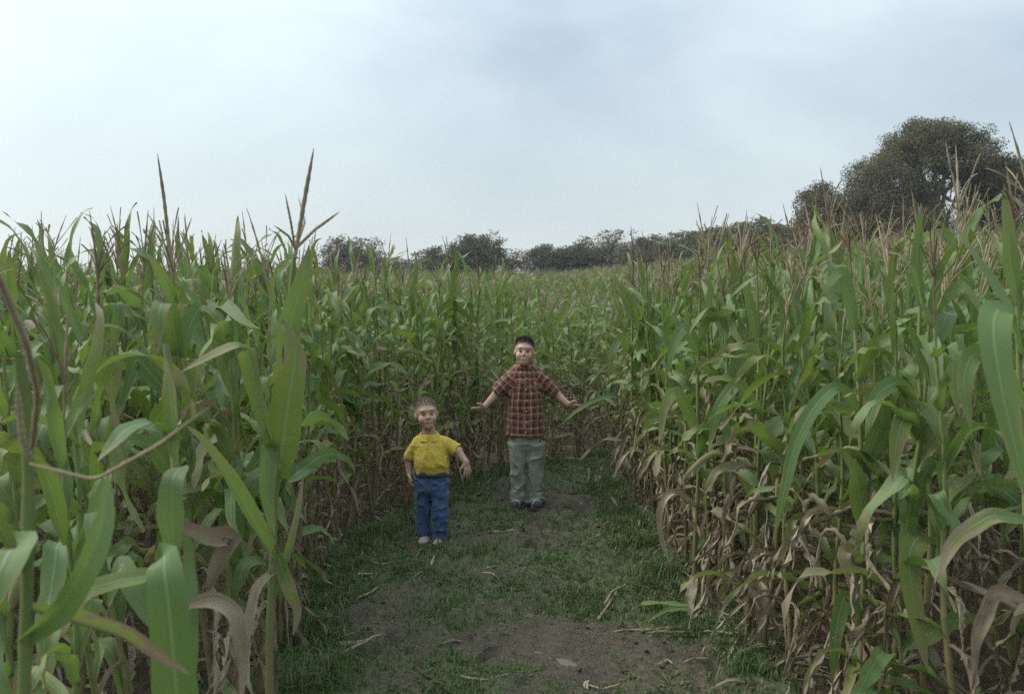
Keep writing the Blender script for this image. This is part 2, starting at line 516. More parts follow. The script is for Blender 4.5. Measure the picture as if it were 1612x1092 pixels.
# puddle: a small flat sheet of muddy water lying in the pressed hollow
def water_material():
    t = NT('puddle_water')
    return t.finish(t.principled((0.11, 0.08, 0.05), 0.22, 0.4, t.bump(t.noise(t.coord('Object'), 9, 2), 0.04, 0.01)))
M['water'] = water_material()
def puddle(cx, cy, rx, ry, rot, level, label, seed):
    n = 40
    a = np.linspace(0, 2 * math.pi, n, endpoint=False)
    r = 0.75 + 0.5 * noise2(np.cos(a) * 1.4 + 5, np.sin(a) * 1.4 + 5, 1.0, seed)
    x = np.cos(a) * rx * r; y = np.sin(a) * ry * r
    vx = x * math.cos(rot) - y * math.sin(rot); vy = x * math.sin(rot) + y * math.cos(rot)
    v = np.concatenate([[[0, 0, 0]], np.stack([vx, vy, np.zeros(n)], -1)])
    f = np.array([[0, i + 1, (i + 1) % n + 1] for i in range(n)])
    return tag(obj('puddle', mesh_from('puddle', v, f, [M['water']]), loc=(cx, cy, level)), label, 'puddle', kind='structure')
puddle(0.02, 4.74, 0.22, 0.24, 0.3, -0.040, 'brown puddle in the tyre-pressed hollow of the path', 2)
puddle(0.22, 4.42, 0.20, 0.14, -0.5, -0.041, 'thin shining strip of water beside the tyre marks', 4)

# ------------------------------------------------------------------ corn: leaf, stalk, tassel, ear meshes
def width_profile(s, base=0.62):
    return (base + (1 - base) * sstep(0, 0.28, s)) * np.clip(1 - s ** 2.6, 0, 1) ** 0.85

def ribbon(center, normal, W, nac, wave, wfreq, ph, vfold, curl=0.0, s=None, tear=0.0, seed=0):
    """leaf blade: center (n,3), normal (n,3) hint; nac strips across"""
    n = len(center)
    s = np.linspace(0, 1, n) if s is None else s
    tan = np.gradient(center, axis=0); tan /= np.linalg.norm(tan, axis=1, keepdims=True) + 1e-9
    side = np.cross(tan, normal); side /= np.linalg.norm(side, axis=1, keepdims=True) + 1e-9
    nrm = np.cross(side, tan)
    w = W * width_profile(s)
    us = np.linspace(-1, 1, nac + 1)
    V = np.zeros((n, nac + 1, 3)); UV = np.zeros((n, nac + 1, 2))
    for k, u in enumerate(us):
        au = abs(u)
        vf = vfold * (1 - 0.7 * s)
        ang = vf + curl * au
        lat = np.sign(u) * au * w * 0.5 * np.cos(ang)
        if tear: lat = lat * (1 - tear * au * noise2(s * 14, np.full(n, u * 3.0), 1.0, seed))
        up = au * w * 0.5 * np.sin(ang) + wave * W * au ** 1.5 * np.sin(wfreq * 2 * math.pi * s + ph + (0 if u < 0 else 2.1)) * sstep(0.05, 0.3, s)
        V[:, k] = center + side * lat[:, None] + nrm * up[:, None]
        UV[:, k, 0] = (u + 1) / 2; UV[:, k, 1] = s
    return V.reshape(-1, 3), grid_faces(n, nac + 1), UV.reshape(-1, 2)

def leaf_geo(L, W, th0, droop, p=1.6, nseg=14, nac=4, wave=0.10, wfreq=2.5, vfold=0.45, bend=0.0, twist=0.0, kink=None, kang=0.0, curl=0.0, tear=0.0, r=random, crinkle=.7):
    s = np.linspace(0, 1, nseg + 1)
    th = th0 - droop * s ** p
    if kink: th = th - kang * sstep(kink - 0.04, kink + 0.05, s)
    cr = crinkle * sstep(0.05, 0.25, s)
    nz = lambda f, k: noise2(s * f + k, s * 0 + k * 1.7, 1.0, 13) - .5
    k0 = r.uniform(0, 900)
    th = np.maximum(th + cr * (1.3 * nz(5, k0) + .8 * nz(11, k0 + 5)), R(-98) + 0.14 * np.sin(7 * s))
    ph = bend * s ** 1.3 + cr * 1.6 * nz(4, k0 + 9)
    d = np.stack([np.cos(th) * np.cos(ph), np.cos(th) * np.sin(ph), np.sin(th)], -1)
    c = np.concatenate([[[0, 0, 0]], np.cumsum((d[1:] + d[:-1]) / 2 * (L / nseg), axis=0)])
    n = np.stack([-np.sin(th) * np.cos(ph), -np.sin(th) * np.sin(ph), np.cos(th)], -1)
    sd_ = np.stack([-np.sin(ph), np.cos(ph), 0 * ph], -1)
    tw = twist * sstep(0.1, 1.0, s) + cr * 2.4 * nz(5, k0 + 17)
    n = n * np.cos(tw)[:, None] + sd_ * np.sin(tw)[:, None]
    return ribbon(c, n, W, nac, wave, wfreq, r.uniform(0, 6), vfold, curl, s, tear, r.randint(0, 99))

U = random.uniform
def make_leaf(kind, low=False):
    ns, na = (7, 2) if low else (14, 4)
    if kind == 'up':
        return leaf_geo(U(.34, .52), U(.040, .058), R(U(62, 82)), R(U(15, 80)), U(1.4, 2.4), ns, na, U(.06, .14), U(1.5, 3.5), .45, U(-.4, .4), U(-.9, .9), tear=.08)
    if kind == 'arch':
        return leaf_geo(U(.38, .62), U(.056, .086), R(U(50, 80)), R(U(95, 170)), U(.8, 2.0), ns, na, U(.10, .26), U(2, 6), .32, U(-.9, .9), U(-1.8, 1.8), tear=.22)
    if kind == 'fold':
        k = U(.25, .6)
        return leaf_geo(U(.38, .60), U(.058, .088), R(U(58, 80)), R(U(15, 45)), 1.6, ns, na, U(.07, .16), U(1.5, 4), .3, U(-.5, .5), U(-.9, .9), k, R(U(85, 135)), tear=.2)
    if kind == 'mixed':
        return leaf_geo(U(.42, .66), U(.042, .062), R(U(35, 65)), R(U(110, 150)), U(.7, 1.3), ns, na, U(.12, .25), U(2, 5), .4, U(-.8, .8), U(-1.8, 1.8), None, 0, U(-.3, .8), .3)
    if kind == 'dry':
        k = U(.08, .45)
        return leaf_geo(U(.32, .62), U(.036, .066), R(U(5, 65)), R(U(40, 120)), U(.35, .9), ns, na, U(.18, .42), U(2.5, 6), .6, U(-1.2, 1.2), U(-3.4, 3.4), k, R(U(20, 95)), U(.2, 1.8), .6)

MATK = {'up': 'leaf_green', 'arch': 'leaf_green', 'fold': 'leaf_green', 'mixed': 'leaf_mixed', 'dry': 'leaf_dry'}
LEAFMESH = {}
for kind, cnt in (('up', 8), ('arch', 18), ('fold', 12), ('mixed', 10), ('dry', 22)):
    LEAFMESH[kind] = []
    for i in range(cnt):
        v, f, uv = make_leaf(kind)
        LEAFMESH[kind].append(mesh_from('leaf_' + kind, v, f, [M[MATK[kind]]], uv))

def tube(pts, rad, sides=6, cap=True):
    pts = np.asarray(pts, float); n = len(pts)
    rad = np.broadcast_to(np.asarray(rad, float), (n,))
    tan = np.gradient(pts, axis=0); tan /= np.linalg.norm(tan, axis=1, keepdims=True) + 1e-9
    ref = np.array([0.31, 0.87, 0.11]) if abs(tan[0] @ np.array([0.31, 0.87, 0.11])) < 0.9 else np.array([1.0, 0, 0])
    s1 = np.cross(tan, ref); s1 /= np.linalg.norm(s1, axis=1, keepdims=True) + 1e-9
    s2 = np.cross(tan, s1)
    a = np.linspace(0, 2 * math.pi, sides, endpoint=False)
    V = pts[:, None] + rad[:, None, None] * (np.cos(a)[None, :, None] * s1[:, None] + np.sin(a)[None, :, None] * s2[:, None])
    i, j = np.meshgrid(np.arange(n - 1), np.arange(sides), indexing='ij')
    F = np.stack([i * sides + j, i * sides + (j + 1) % sides, (i + 1) * sides + (j + 1) % sides, (i + 1) * sides + j], -1).reshape(-1, 4)
    uv = np.stack(np.broadcast_arrays(np.linspace(0, 1, sides)[None], np.linspace(0, 1, n)[:, None]), -1).reshape(-1, 2)
    return V.reshape(-1, 3), F, uv

class MB:
    """collects pieces into one mesh"""
    def __init__(s): s.v, s.f, s.uv, s.mi, s.a, s.n = [], [], [], [], [], 0
    def add(s, v, f, uv=None, mi=0, a=0.0):
        s.v.append(v); s.f.append(np.asarray(f) + s.n); s.uv.append(np.zeros((len(v), 2)) if uv is None else uv)
        s.mi.append(np.full(len(f), mi)); s.a.append(np.full(len(v), a)); s.n += len(v)
    def arrays(s):
        return np.concatenate(s.v), np.concatenate(s.f), np.concatenate(s.uv), np.concatenate(s.mi), np.concatenate(s.a)
    def mesh(s, name, mats, smooth=True, attr=None):
        v, f, uv, mi, a = s.arrays()
        return mesh_from(name, v, f, mats, uv, mi, smooth, {attr: a} if attr else None)

H0 = 1.52                                   # height at which a stalk ends and its tassel starts
def stalk_xy(z, k):
    return np.stack([0.010 * np.sin(z * 7 + k) + 0.012 * k * z * z * 0.3, 0.010 * np.cos(z * 6 + 2 * k), z], -1)

def stalk_geo(k, low=False):
    if low:
        z = np.linspace(-0.05, H0, 5); return tube(stalk_xy(z, k), np.linspace(.012, .005, 5), 4)
    zs, rs = [], []
    zn = np.linspace(0.06, 1.0, 11) ** 0.95 * H0
    zs.append(-0.06); rs.append(0.014)
    for i, z in enumerate(zn):
        r0 = 0.0135 - 0.0085 * (z / H0)
        zs += [z - 0.012, z, z + 0.010]; rs += [r0 * 0.98, r0 * 1.22, r0 * 1.05]
    return tube(stalk_xy(np.array(zs), k), np.array(rs), 8)

STALKS = [(k, mesh_from('stalk', *stalk_geo(k)[:2], [M['stalk']], stalk_geo(k)[2])) for k in (-1.2, -0.5, 0.1, 0.7, 1.4)]

def tassel_geo(near=1, nb=None, L=None, sp=None, low=False):
    mb = MB()
    L = L or U(.30, .44); nb = nb if nb is not None else random.randint(3, 7)
    lean = np.array([U(-.10, .10), U(-.10, .10)])
    m = 6 if low else 22
    t = np.linspace(0, 1, m)
    def spk(t, r0):   # spikelets make the branch knobbly
        return r0 * (1 + (0.28 * np.sin(t * 95) if not low else 0)) * np.clip(1.12 - t ** 5, 0.15, 1)
    pts = np.stack([lean[0] * t ** 1.6 * L * 2, lean[1] * t ** 1.6 * L * 2, t * L], -1)
    rad = np.where(t < 0.34, 0.0032, spk(t, 0.0044))
    mb.add(*tube(pts, rad, 4 if low else 6))
    for b in range(nb):
        z0 = U(.30, .52) * L; az = U(0, 6.28); Lb = U(.28, .52) * L * (1 if sp is None else sp)
        th = U(.15, .6); dr = U(-.2, .9)
        q = np.linspace(0, 1, 4 if low else 12)
        ang = th + dr * q ** 1.5
        st_ = np.stack([np.sin(ang) * math.cos(az), np.sin(ang) * math.sin(az), np.cos(ang)], -1) * Lb / len(q)
        p = np.cumsum(st_, 0); p = np.concatenate([[[0, 0, 0]], p]) + np.array([lean[0] * (z0 / L) ** 1.6 * L * 2, lean[1] * (z0 / L) ** 1.6 * L * 2, z0])
        q = np.linspace(0, 1, len(p))
        mb.add(*tube(p, spk(q * 0.7 + 0.1, 0.0023), 3 if low else 5))
    return mb

TASSELS = [tassel_geo().mesh('tassel', [M['tassel'] if i % 3 else M['tassel_dark']]) for i in range(9)]

def ear_meshes():
    z = np.linspace(0, 0.21, 12); t = z / 0.21
    r = 0.025 * np.clip(np.sin(np.pi * (0.12 + 0.80 * t)) ** 0.7, 0.05, 1) * (1 + 0.03 * np.sin(t * 40))
    v, f, uv = tube(np.stack([0.015 * t ** 2, 0 * t, z], -1), r, 10)
    husk = mesh_from('ear', v, f, [M['husk']], uv)
    mb = MB()
    for i in range(14):
        a = U(0, 6.28); q = np.linspace(0, 1, 5)
        p = np.stack([0.015 + np.cos(a) * q * .02 + 0.02 * q ** 2, np.sin(a) * q * .02, 0.205 + .04 * q - .045 * q ** 2], -1)
        mb.add(*tube(p, 0.0022, 3))
    return husk, mb.mesh('silk', [M['silk']])
EAR, SILK = ear_meshes()

def add_leaf(root, kind, z, az, k, sc, tilt=0.0, mesh=None, top=H0):
    b = stalk_xy(np.array([z]), k)[0]
    me = mesh or random.choice(LEAFMESH[kind])
    o = obj('leaf', me, root, b, (U(-.35, .35), U(-.22, .22), az), (sc, sc * U(.9, 1.12), sc))
    if kind == 'dry': o['label'] = 'withered tan leaf hanging down'
    return o

def hides_boy(x, y, z, a):
    if y > 7.4 or not (-1.6 < x < 1.6): return False
    for r_ in (.15, .3, .45, .6, .75):
        qx, qy = x + r_ * math.cos(a), y + r_ * math.sin(a)
        if qy < .5: continue
        px = 806 + qx / qy * FPX
        if (qy < 6.35 and 622 < px < 760) or (qy < 7.4 and 738 < px < 925): return True
    return False

def corn_plant(x, y, label, group, scale=1.0, dryness=0.35, tassel=True, skip=None, az=None, lean=(0, 0), name='corn_plant', extra=0):
    root = thing(name, label, 'corn plant', (x, y, float(ground_z(x, y)) - 0.005), 0, group)
    root.rotation_euler = (lean[0] + U(-.10, .10), lean[1] + U(-.10, .10), 0)
    root.scale = (scale, scale, scale)
    k, sm = random.choice(STALKS)
    obj('stalk', sm, root)
    az0 = U(0, 6.28) if az is None else az
    zs = np.linspace(0.08, 1.0, 15) ** 0.95 * H0
    for i, z in enumerate(zs):
        f = i / (len(zs) - 1)
        if skip and skip(f): continue
        a = az0 + (math.pi if i % 2 else 0) + U(-.5, .5)
        lim = dryness + U(-.10, .10)
        if f < lim * 0.35 and random.random() < 0.25: continue
        if f < lim: kind, sc = 'dry', U(.75, 1.05)
        elif f < lim + 0.14: kind, sc = random.choice(['mixed', 'arch', 'fold', 'dry']), U(.85, 1.1)
        elif f < 0.78: kind, sc = random.choice(['arch', 'fold', 'arch', 'fold', 'mixed'] if x > 0 else ['arch', 'fold', 'arch', 'fold', 'arch', 'fold', 'mixed']), U(.80, 1.12)
        elif f < 0.93: kind, sc = random.choice(['arch', 'up', 'fold', 'up']), U(.78, 1.0)
        else: kind, sc = 'up', U(.7, .95)
        if hides_boy(x, y, z * scale, a): a += math.pi
        if hides_boy(x, y, z * scale, a): continue
        add_leaf(root, kind, z, a, k, sc)
    for e in range(extra):
        z, a = U(.12, .85), U(0, 6.28)
        if not hides_boy(x, y, z, a): add_leaf(root, random.choice(['dry', 'dry', 'mixed', 'arch']), z, a, k, U(.8, 1.15))
    if random.random() < 0.22:
        z = U(.62, .85); b = stalk_xy(np.array([z]), k)[0]; a = U(0, 6.28)
        e = obj('ear', EAR, root, b, (0, U(.2, .4), a), (.8, .8, .8)); obj('silk', SILK, e)
    if tassel and (x > 0 or random.random() < .75):
        b = stalk_xy(np.array([H0]), k)[0]
        s = U(.8, 1.12) * (1.25 if x > .8 and 4.5 < y < 8.5 and random.random() < .5 else 1.0)
        obj('tassel', random.choice(TASSELS), root, b - np.array([0, 0, .02]), (U(-.12, .12), U(-.12, .12), U(0, 6.28)), (s, s, s))
    return root

# ------------------------------------------------------------------ where the corn stands
pts = []
rowdir = R(12)
for i in range(-155, 155):
    for j in range(-20, 420):
        u = i * 0.56 + U(-.10, .10); w = j * 0.20 + U(-.08, .08)
        x = u * math.cos(rowdir) + w * math.sin(rowdir); y = -u * math.sin(rowdir) + w * math.cos(rowdir)
        if y < 1.5 or y > 72 or abs(x) > 0.56 * y + 2.2: continue
        pts.append((x, y))
pts = np.array(pts)
sd_p = path_sd(pts[:, 0], pts[:, 1])
ok = sd_p > 0.06
# thin out with distance; single plants far away cover less of the picture than their row
keep_p = np.where(pts[:, 1] < 9, 1.0, np.where(pts[:, 1] < 20, 0.72, np.where(pts[:, 1] < 35, 0.42, 0.22)))
ok &= rng.random(len(pts)) < keep_p
# the nearest corner on the left is filled plant by plant below
ok &= ~((pts[:, 0] < 0) & (pts[:, 1] < 3.3))
ok &= ~((pts[:, 0] > 0) & (pts[:, 1] < 2.9))
pts, sd_p = pts[ok], sd_p[ok]
# rows cut by the path leave ragged edges: plants standing right at the verge
edge_pts = []
def along(curve, y0, y1, step, off):
    c = np.array(curve); seg = np.linalg.norm(np.diff(c, axis=0), axis=1); cum = np.concatenate([[0], np.cumsum(seg)])
    for s_ in np.arange(0, cum[-1], step):
        p = np.array([np.interp(s_, cum, c[:, 0]), np.interp(s_, cum, c[:, 1])])
        if y0 < p[1] < y1 and p[0] < 3.5: edge_pts.append(p + np.array([off + U(-.07, .09), U(-.06, .06)]))
along(LEFT, 3.4, 8.4, 0.21, -0.08)
along(LEFT, 8.4, 11.5, 0.22, -0.03)
along(RIGHT, 3.0, 9.0, 0.23, 0.10)
edge_pts = np.array(edge_pts)
inview = np.abs(pts[:, 0]) < 0.52 * pts[:, 1] + 0.35
dep = np.hypot(pts[:, 0], pts[:, 1])
score = np.where(inview, dep + 0.35 * np.clip(sd_p, 0, 6), 1e9)
order = np.argsort(score)
NIND = 300 - len(edge_pts) - 15
single, mass = order[:NIND], order[NIND:]
near = np.concatenate([edge_pts, pts[single]])

def zone(x, y):
    d = path_sd(np.array([x]), np.array([y]))[0]
    edge = d < 0.45
    col_ = 806 + x / y * FPX
    if y > 9.4 and 0.0 < x:
        return ('corn plant in the wall closing off the path behind the taller boy', 'corn across the end of the path') if edge else ('corn plant deep in the field beyond the path bend', 'corn beyond the path bend')
    if x < 0:
        if y > 6.6:
            return ('corn plant on the verge between the two boys with withered lower leaves', 'corn on the verge between the boys') if edge else ('corn plant in the stand behind the boy in yellow', 'corn behind the boy in yellow')
        if y > 4.6:
            return ('corn plant on the path edge just left of the boy in yellow', 'corn edging the path left of the boy in yellow') if edge else ('corn plant inside the left stand, tassel above the mass of leaves', 'corn inside the left stand')
        return ('corn plant near the front of the left stand, broad green leaves', 'corn at the front of the left stand')
    if y > 6.4:
        return ('corn plant on the right verge level with the taller boy', 'corn on the right verge level with the taller boy') if edge else ('corn plant within the right stand under the distant broad tree', 'corn within the right stand')
    if edge:
        return ('corn plant at the right path edge with tan withered leaves near the mud', 'corn at the near right path edge')
    return ('corn plant inside the right foreground stand, green leaves over brown ones', 'corn inside the right foreground stand')

ORD = 'first second third fourth fifth sixth seventh eighth ninth tenth eleventh twelfth thirteenth fourteenth fifteenth sixteenth seventeenth eighteenth nineteenth twentieth'.split()
tens = 'twenty thirty forty'.split()
ORD += [t_ + '-' + o_ for t_ in tens for o_ in ORD[:9]]
VERGE = {'corn across the end of the path': 'corn plant in the wall ending the path behind the taller boy, %s from left',
         'corn on the verge between the boys': 'corn plant on the verge between the two boys, %s from the front',
         'corn edging the path left of the boy in yellow': 'corn plant on the path edge left of the boy in yellow, %s from the front',
         'corn on the right verge level with the taller boy': 'corn plant on the right verge level with the taller boy, %s from the front',
         'corn at the near right path edge': 'corn plant at the near right path edge with withered low leaves, %s from the front'}
near = near[np.argsort(near[:, 1])]
nth = {}
ends = sorted([i for i, q in enumerate(near) if zone(*q)[1] == 'corn across the end of the path'], key=lambda i: near[i][0])
for (i_, (x, y)) in enumerate(near):
    lab, grp = zone(x, y)
    if grp in VERGE:
        nth[grp] = nth.get(grp, -1) + 1
        k_ = ends.index(i_) if i_ in ends else nth[grp]
        if k_ < len(ORD): lab = VERGE[grp] % ORD[k_]
    right = x > 0
    d = float(path_sd(np.array([x]), np.array([y]))[0])
    sc = U(.90, 1.07) * (0.97 if d < 0.4 else 1.02)
    if not right and 5.5 < y < 10: sc *= 1.04
    if right and y < 9.3: sc *= 1.04 + .05 * min(1, max(0, (x - 1.3) / .8))
    if y > 9 and x > -.2: sc *= 0.92
    corn_plant(x, y, lab, grp, sc, dryness=(0.30 if right else (0.18 if y < 5 else 0.30)) + (0.05 if d < .4 else 0), extra=(9 if right else 6) if d < 0.5 else (4 if y < 6.5 else 1))

# the rest of the field, too many to tell apart: one mesh
def proto_plant(low):
    mb = MB(); k = U(-1.3, 1.3)
    mb.add(*stalk_geo(k, True), 3)
    zs = np.linspace(0.14, 1.0, 13 if not low else 9) ** 0.95 * H0
    a0 = U(0, 6.28)
    for i, z in enumerate(zs):
        f = i / (len(zs) - 1)
        if low and f < 0.3: continue
        if f < .34: kind, sc = 'dry', 1.0
        elif f < .45: kind, sc = 'mixed', .9
        elif f < .78: kind, sc = random.choice(['arch', 'arch', 'fold']), U(.85, 1.05)
        else: kind, sc = random.choice(['up', 'arch']), U(.8, 1.0)
        v, fa, uv = make_leaf(kind, True)
        a = a0 + (math.pi if i % 2 else 0) + U(-.5, .5)
        c, s = math.cos(a), math.sin(a)
        v = v * sc @ np.array([[c, s, 0], [-s, c, 0], [0, 0, 1]]) + stalk_xy(np.array([z]), k)[0]
        mb.add(v, fa, uv, {'leaf_green': 0, 'leaf_mixed': 1, 'leaf_dry': 2}[MATK[kind]], U(0, 1))
    tg = tassel_geo(nb=random.randint(3, 6), low=True)
    v, fa, uv, _, _ = tg.arrays()
    mb.add(v + stalk_xy(np.array([H0]), k)[0], fa, uv, 4, U(0, 1))
    return mb.arrays()
protos_a = [proto_plant(False) for i in range(16)]
protos_b = [proto_plant(True) for i in range(12)]
big = MB(); VV, FF, UU, MI, AA, nv = [], [], [], [], [], 0
for idx in mass:
    x, y = pts[idx]
    v, f, uv, mi, a = random.choice(protos_a if y < 22 else protos_b)
    ang = U(0, 6.28); c, s = math.cos(ang), math.sin(ang)
    sc = U(.90, 1.10) * (0.96 if y < 20 else 1.0)
    w = 1.0 if y < 20 else (1.25 if y < 35 else 1.6)
    Rm = np.array([[c * w, s * w, U(-.05, .05)], [-s * w, c * w, U(-.05, .05)], [U(-.05, .05), U(-.05, .05), 1]])
    VV.append(v * sc @ Rm + np.array([x, y, float(base_h(x, y))])); FF.append(f + nv); UU.append(uv); MI.append(mi); AA.append((a + U(0, 1)) % 1.0); nv += len(v)
me = mesh_from('corn_field', np.concatenate(VV), np.concatenate(FF), [M['leaf_green'], M['leaf_mixed'], M['leaf_dry'], M['stalk'], M['tassel']], np.concatenate(UU), np.concatenate(MI), True, {'plant': np.concatenate(AA)})
tag(obj('corn_field', me), 'mass of green tasselled corn stretching back to the trees', 'corn field', kind='stuff')
print('corn: singles', len(near), 'mass', len(mass), 'faces', len(me.polygons))

# ------------------------------------------------------------------ foreground corn, plant by plant
def hero_leaf(root, pix, W, nvec, nvec2=None, mat='leaf_green', wave=0.05, vfold=0.25, wf=2.0, curl=0.0, base=None, label=None, seg=20):
    """a single leaf through photo points (px, py, distance); nvec: which way its face looks"""
    c = np.array([P(*q) for q in pix])
    t = np.concatenate([[0], np.cumsum(np.linalg.norm(np.diff(c, axis=0), axis=1))]); t /= t[-1]
    q = np.linspace(0, 1, seg + 1)
    # smooth through the control points
    cc = np.stack([np.interp(q, t, c[:, k]) for k in range(3)], -1)
    for _ in range(2): cc[1:-1] = (cc[:-2] + 2 * cc[1:-1] + cc[2:]) / 4
    n1 = np.array(nvec, float); n2 = np.array(nvec2 if nvec2 is not None else nvec, float)
    nn = n1[None] * (1 - q)[:, None] + n2[None] * q[:, None]
    v, f, uv = ribbon(cc, nn, W, 6, wave, wf, U(0, 6), vfold, curl, q, .10, random.randint(0, 99))
    o = root.matrix_basis.inverted()
    loc = np.array(root.location)
    me = mesh_from('leaf', v - loc, f, [M[mat]], uv)
    ob = obj('leaf', me, root)
    if label: ob['label'] = label
    return ob

def hero_plant(pix, label, rad=(.013, .006), tassel=None, tsp=None, trot=(0, 0), group='corn at the front of the left stand'):
    """plant whose stalk runs through photo points, bottom first"""
    c = np.array([P(*q) for q in pix])
    foot = c[0].copy(); foot[2] = float(ground_z(foot[0], foot[1]))
    root = thing('corn_plant', label, 'corn plant', foot, 0, group)
    c = np.concatenate([[foot - np.array([0, 0, .05])], c[1:] if abs(c[0][2] - foot[2]) < .1 else c])
    t = np.concatenate([[0], np.cumsum(np.linalg.norm(np.diff(c, axis=0), axis=1))]); t /= t[-1]
    q = np.linspace(0, 1, 34)
    cc = np.stack([np.interp(q, t, c[:, k]) for k in range(3)], -1)
    for _ in range(3): cc[1:-1] = (cc[:-2] + 2 * cc[1:-1] + cc[2:]) / 4
    r = rad[0] + (rad[1] - rad[0]) * q
    r = r * np.where(np.arange(34) % 4 == 0, 1.18, 1.0)
    v, f, uv = tube(cc, r, 10)
    obj('stalk', mesh_from('stalk', v - foot, f, [M['stalk']], uv), root)
    if tassel:
        mb = tassel_geo(nb=tassel[1], L=tassel[0], sp=tsp)
        obj('tassel', mb.mesh('tassel', [M['tassel_dark']]), root, c[-1] - foot, (trot[0], trot[1], U(0, 6)))
    return root

TOC = (0.05, -1, 0.25)   # leaf face towards the camera
# A: stalk at the very edge of the picture, out of focus
pa = hero_plant([(20, 1500, 1.45), (40, 1050, 1.45), (47, 700, 1.45), (30, 560, 1.42)], 'blurred corn plant at the left picture border with a thick leaning tassel', (.012, .008))
ta = tassel_geo(nb=0, L=.34)
def tassel_through(root, pix, r0):
    c = np.array([P(*q) for q in pix]); q = np.linspace(0, 1, 40)
    t = np.linspace(0, 1, len(c))
    cc = np.stack([np.interp(q, t, c[:, k]) for k in range(3)], -1)
    for _ in range(3): cc[1:-1] = (cc[:-2] + 2 * cc[1:-1] + cc[2:]) / 4
    rr = r0 * .8 * (1 + .14 * np.sin(q * 173) + .12 * noise2(q * 60, q * 0, 1, 3)) * np.clip(1.1 - q ** 6, .2, 1)
    v, f, uv = tube(cc, rr, 6)
    o = obj('tassel', mesh_from('tassel', v - np.array(root.location), f, [M['tassel']], uv), root)
tassel_through(pa, [(52, 700, 1.42), (60, 620, 1.30), (42, 540, 1.22), (0, 440, 1.15), (-40, 380, 1.1)], .0052)
tassel_through(pa, [(48, 730, 1.42), (150, 755, 1.35), (250, 700, 1.28), (330, 640, 1.2)], .0028)
tassel_through(pa, [(48, 720, 1.42), (35, 690, 1.4), (30, 640, 1.38), (25, 600, 1.36)], .0050)
hero_leaf(pa, [(38, 1005, 1.45), (90, 960, 1.42), (130, 900, 1.42), (160, 830, 1.45), (168, 770, 1.5), (172, 730, 1.55)], .055, (.75, -.6, .4), (.9, -.4, .1), wave=.03, vfold=.7)
hero_leaf(pa, [(45, 880, 1.45), (20, 860, 1.40), (0, 900, 1.36), (-30, 990, 1.34)], .075, (0, -.8, .6), (0, -1, .2))
hero_leaf(pa, [(42, 960, 1.45), (100, 975, 1.5), (200, 1000, 1.6), (300, 1060, 1.7)], .045, (0, -.5, .8), (0, -.9, .4), mat='leaf_mixed', curl=.6, label='half withered leaf reaching across')

# D: the plant with the broad leaf standing up in front
pd = hero_plant([(262, 1600, 1.95), (268, 1100, 1.98), (280, 800, 2.05), (270, 640, 2.1), (262, 540, 2.1)], 'corn plant at the left front with a broad spotted yellow-green leaf standing upright', (.013, .007))
hero_leaf(pd, [(285, 1280, 1.90), (280, 1120, 1.86), (268, 980, 1.84), (260, 900, 1.84), (256, 868, 1.87), (258, 866, 1.93), (262, 900, 2.0), (262, 960, 2.03)], .098, TOC, mat='leaf_spot', wave=.02, vfold=.15, label='broad upright yellow-green leaf with brown spots')
hero_leaf(pd, [(290, 1130, 2.0), (296, 1020, 2.0), (300, 920, 2.05), (293, 810, 2.1)], .045, (.4, -1, .2), wave=.03)
hero_leaf(pd, [(272, 860, 2.0), (268, 800, 1.98), (272, 752, 1.97), (282, 738, 2.0), (292, 732, 2.08)], .062, TOC, (0, -.2, 1), wave=.02, vfold=.15)
hero_leaf(pd, [(276, 720, 2.05), (270, 640, 2.0), (262, 560, 2.0)], .06, (-.6, -1, .1), wave=.03)
hero_leaf(pd, [(276, 690, 2.05), (240, 664, 1.98), (200, 672, 1.92), (150, 730, 1.88)], .06, (0, -.35, 1), (-.3, -.8, .5), wave=.04)
hero_leaf(pd, [(284, 830, 2.05), (340, 850, 2.1), (375, 840, 2.1), (345, 880, 2.1), (322, 950, 2.1)], .055, (0, -.8, .6), (0, -1, 0), mat='leaf_dry', wave=.10, curl=.4, label='withered grey-tan leaf')
hero_leaf(pd, [(282, 960, 2.0), (340, 945, 2.0), (375, 965, 2.0), (385, 1040, 2.0), (380, 1100, 2.0)], .05, (0, -.5, .8), (0, -1, 0), mat='leaf_dry', wave=.12, curl=.5, label='withered brown leaf folded over')
hero_leaf(pd, [(276, 900, 2.0), (180, 915, 1.95), (130, 930, 1.9), (90, 1010, 1.9)], .05, (0, -.4, .9), (0, -.9, .3))
hero_leaf(pd, [(266, 1000, 2.0), (215, 930, 2.02), (190, 880, 2.05), (170, 960, 2.1)], .06, (-.3, -.8, .4), mat='leaf_green')

# C: the stalk at the path edge with the tallest tassel
pc = hero_plant([(425, 1150, 3.0), (424, 1000, 3.0), (432, 820, 3.0), (440, 640, 3.0), (455, 480, 2.95), (464, 400, 2.95)], 'tall corn plant at the left path edge with the highest thick tassel', (.014, .006))
tassel_through(pc, [(464, 405, 2.95), (470, 370, 2.95), (482, 300, 2.93), (494, 234, 2.9)], .0085)
tassel_through(pc, [(465, 395, 2.95), (458, 350, 2.9), (449, 305, 2.88)], .0042)
tassel_through(pc, [(466, 395, 2.95), (455, 372, 2.9), (432, 355, 2.85)], .0042)
tassel_through(pc, [(467, 390, 2.95), (495, 362, 2.95), (535, 333, 2.95)], .0055)
tassel_through(pc, [(468, 385, 2.95), (480, 350, 3.0), (470, 310, 3.1)], .0040)
hero_leaf(pc, [(438, 750, 3.0), (446, 680, 2.93), (458, 600, 2.9), (468, 560, 2.9), (452, 520, 2.9), (442, 500, 2.92)], .115, TOC, (.1, -1, .3), wave=.03, vfold=.12, label='broad leaf standing up with its tip bent over')
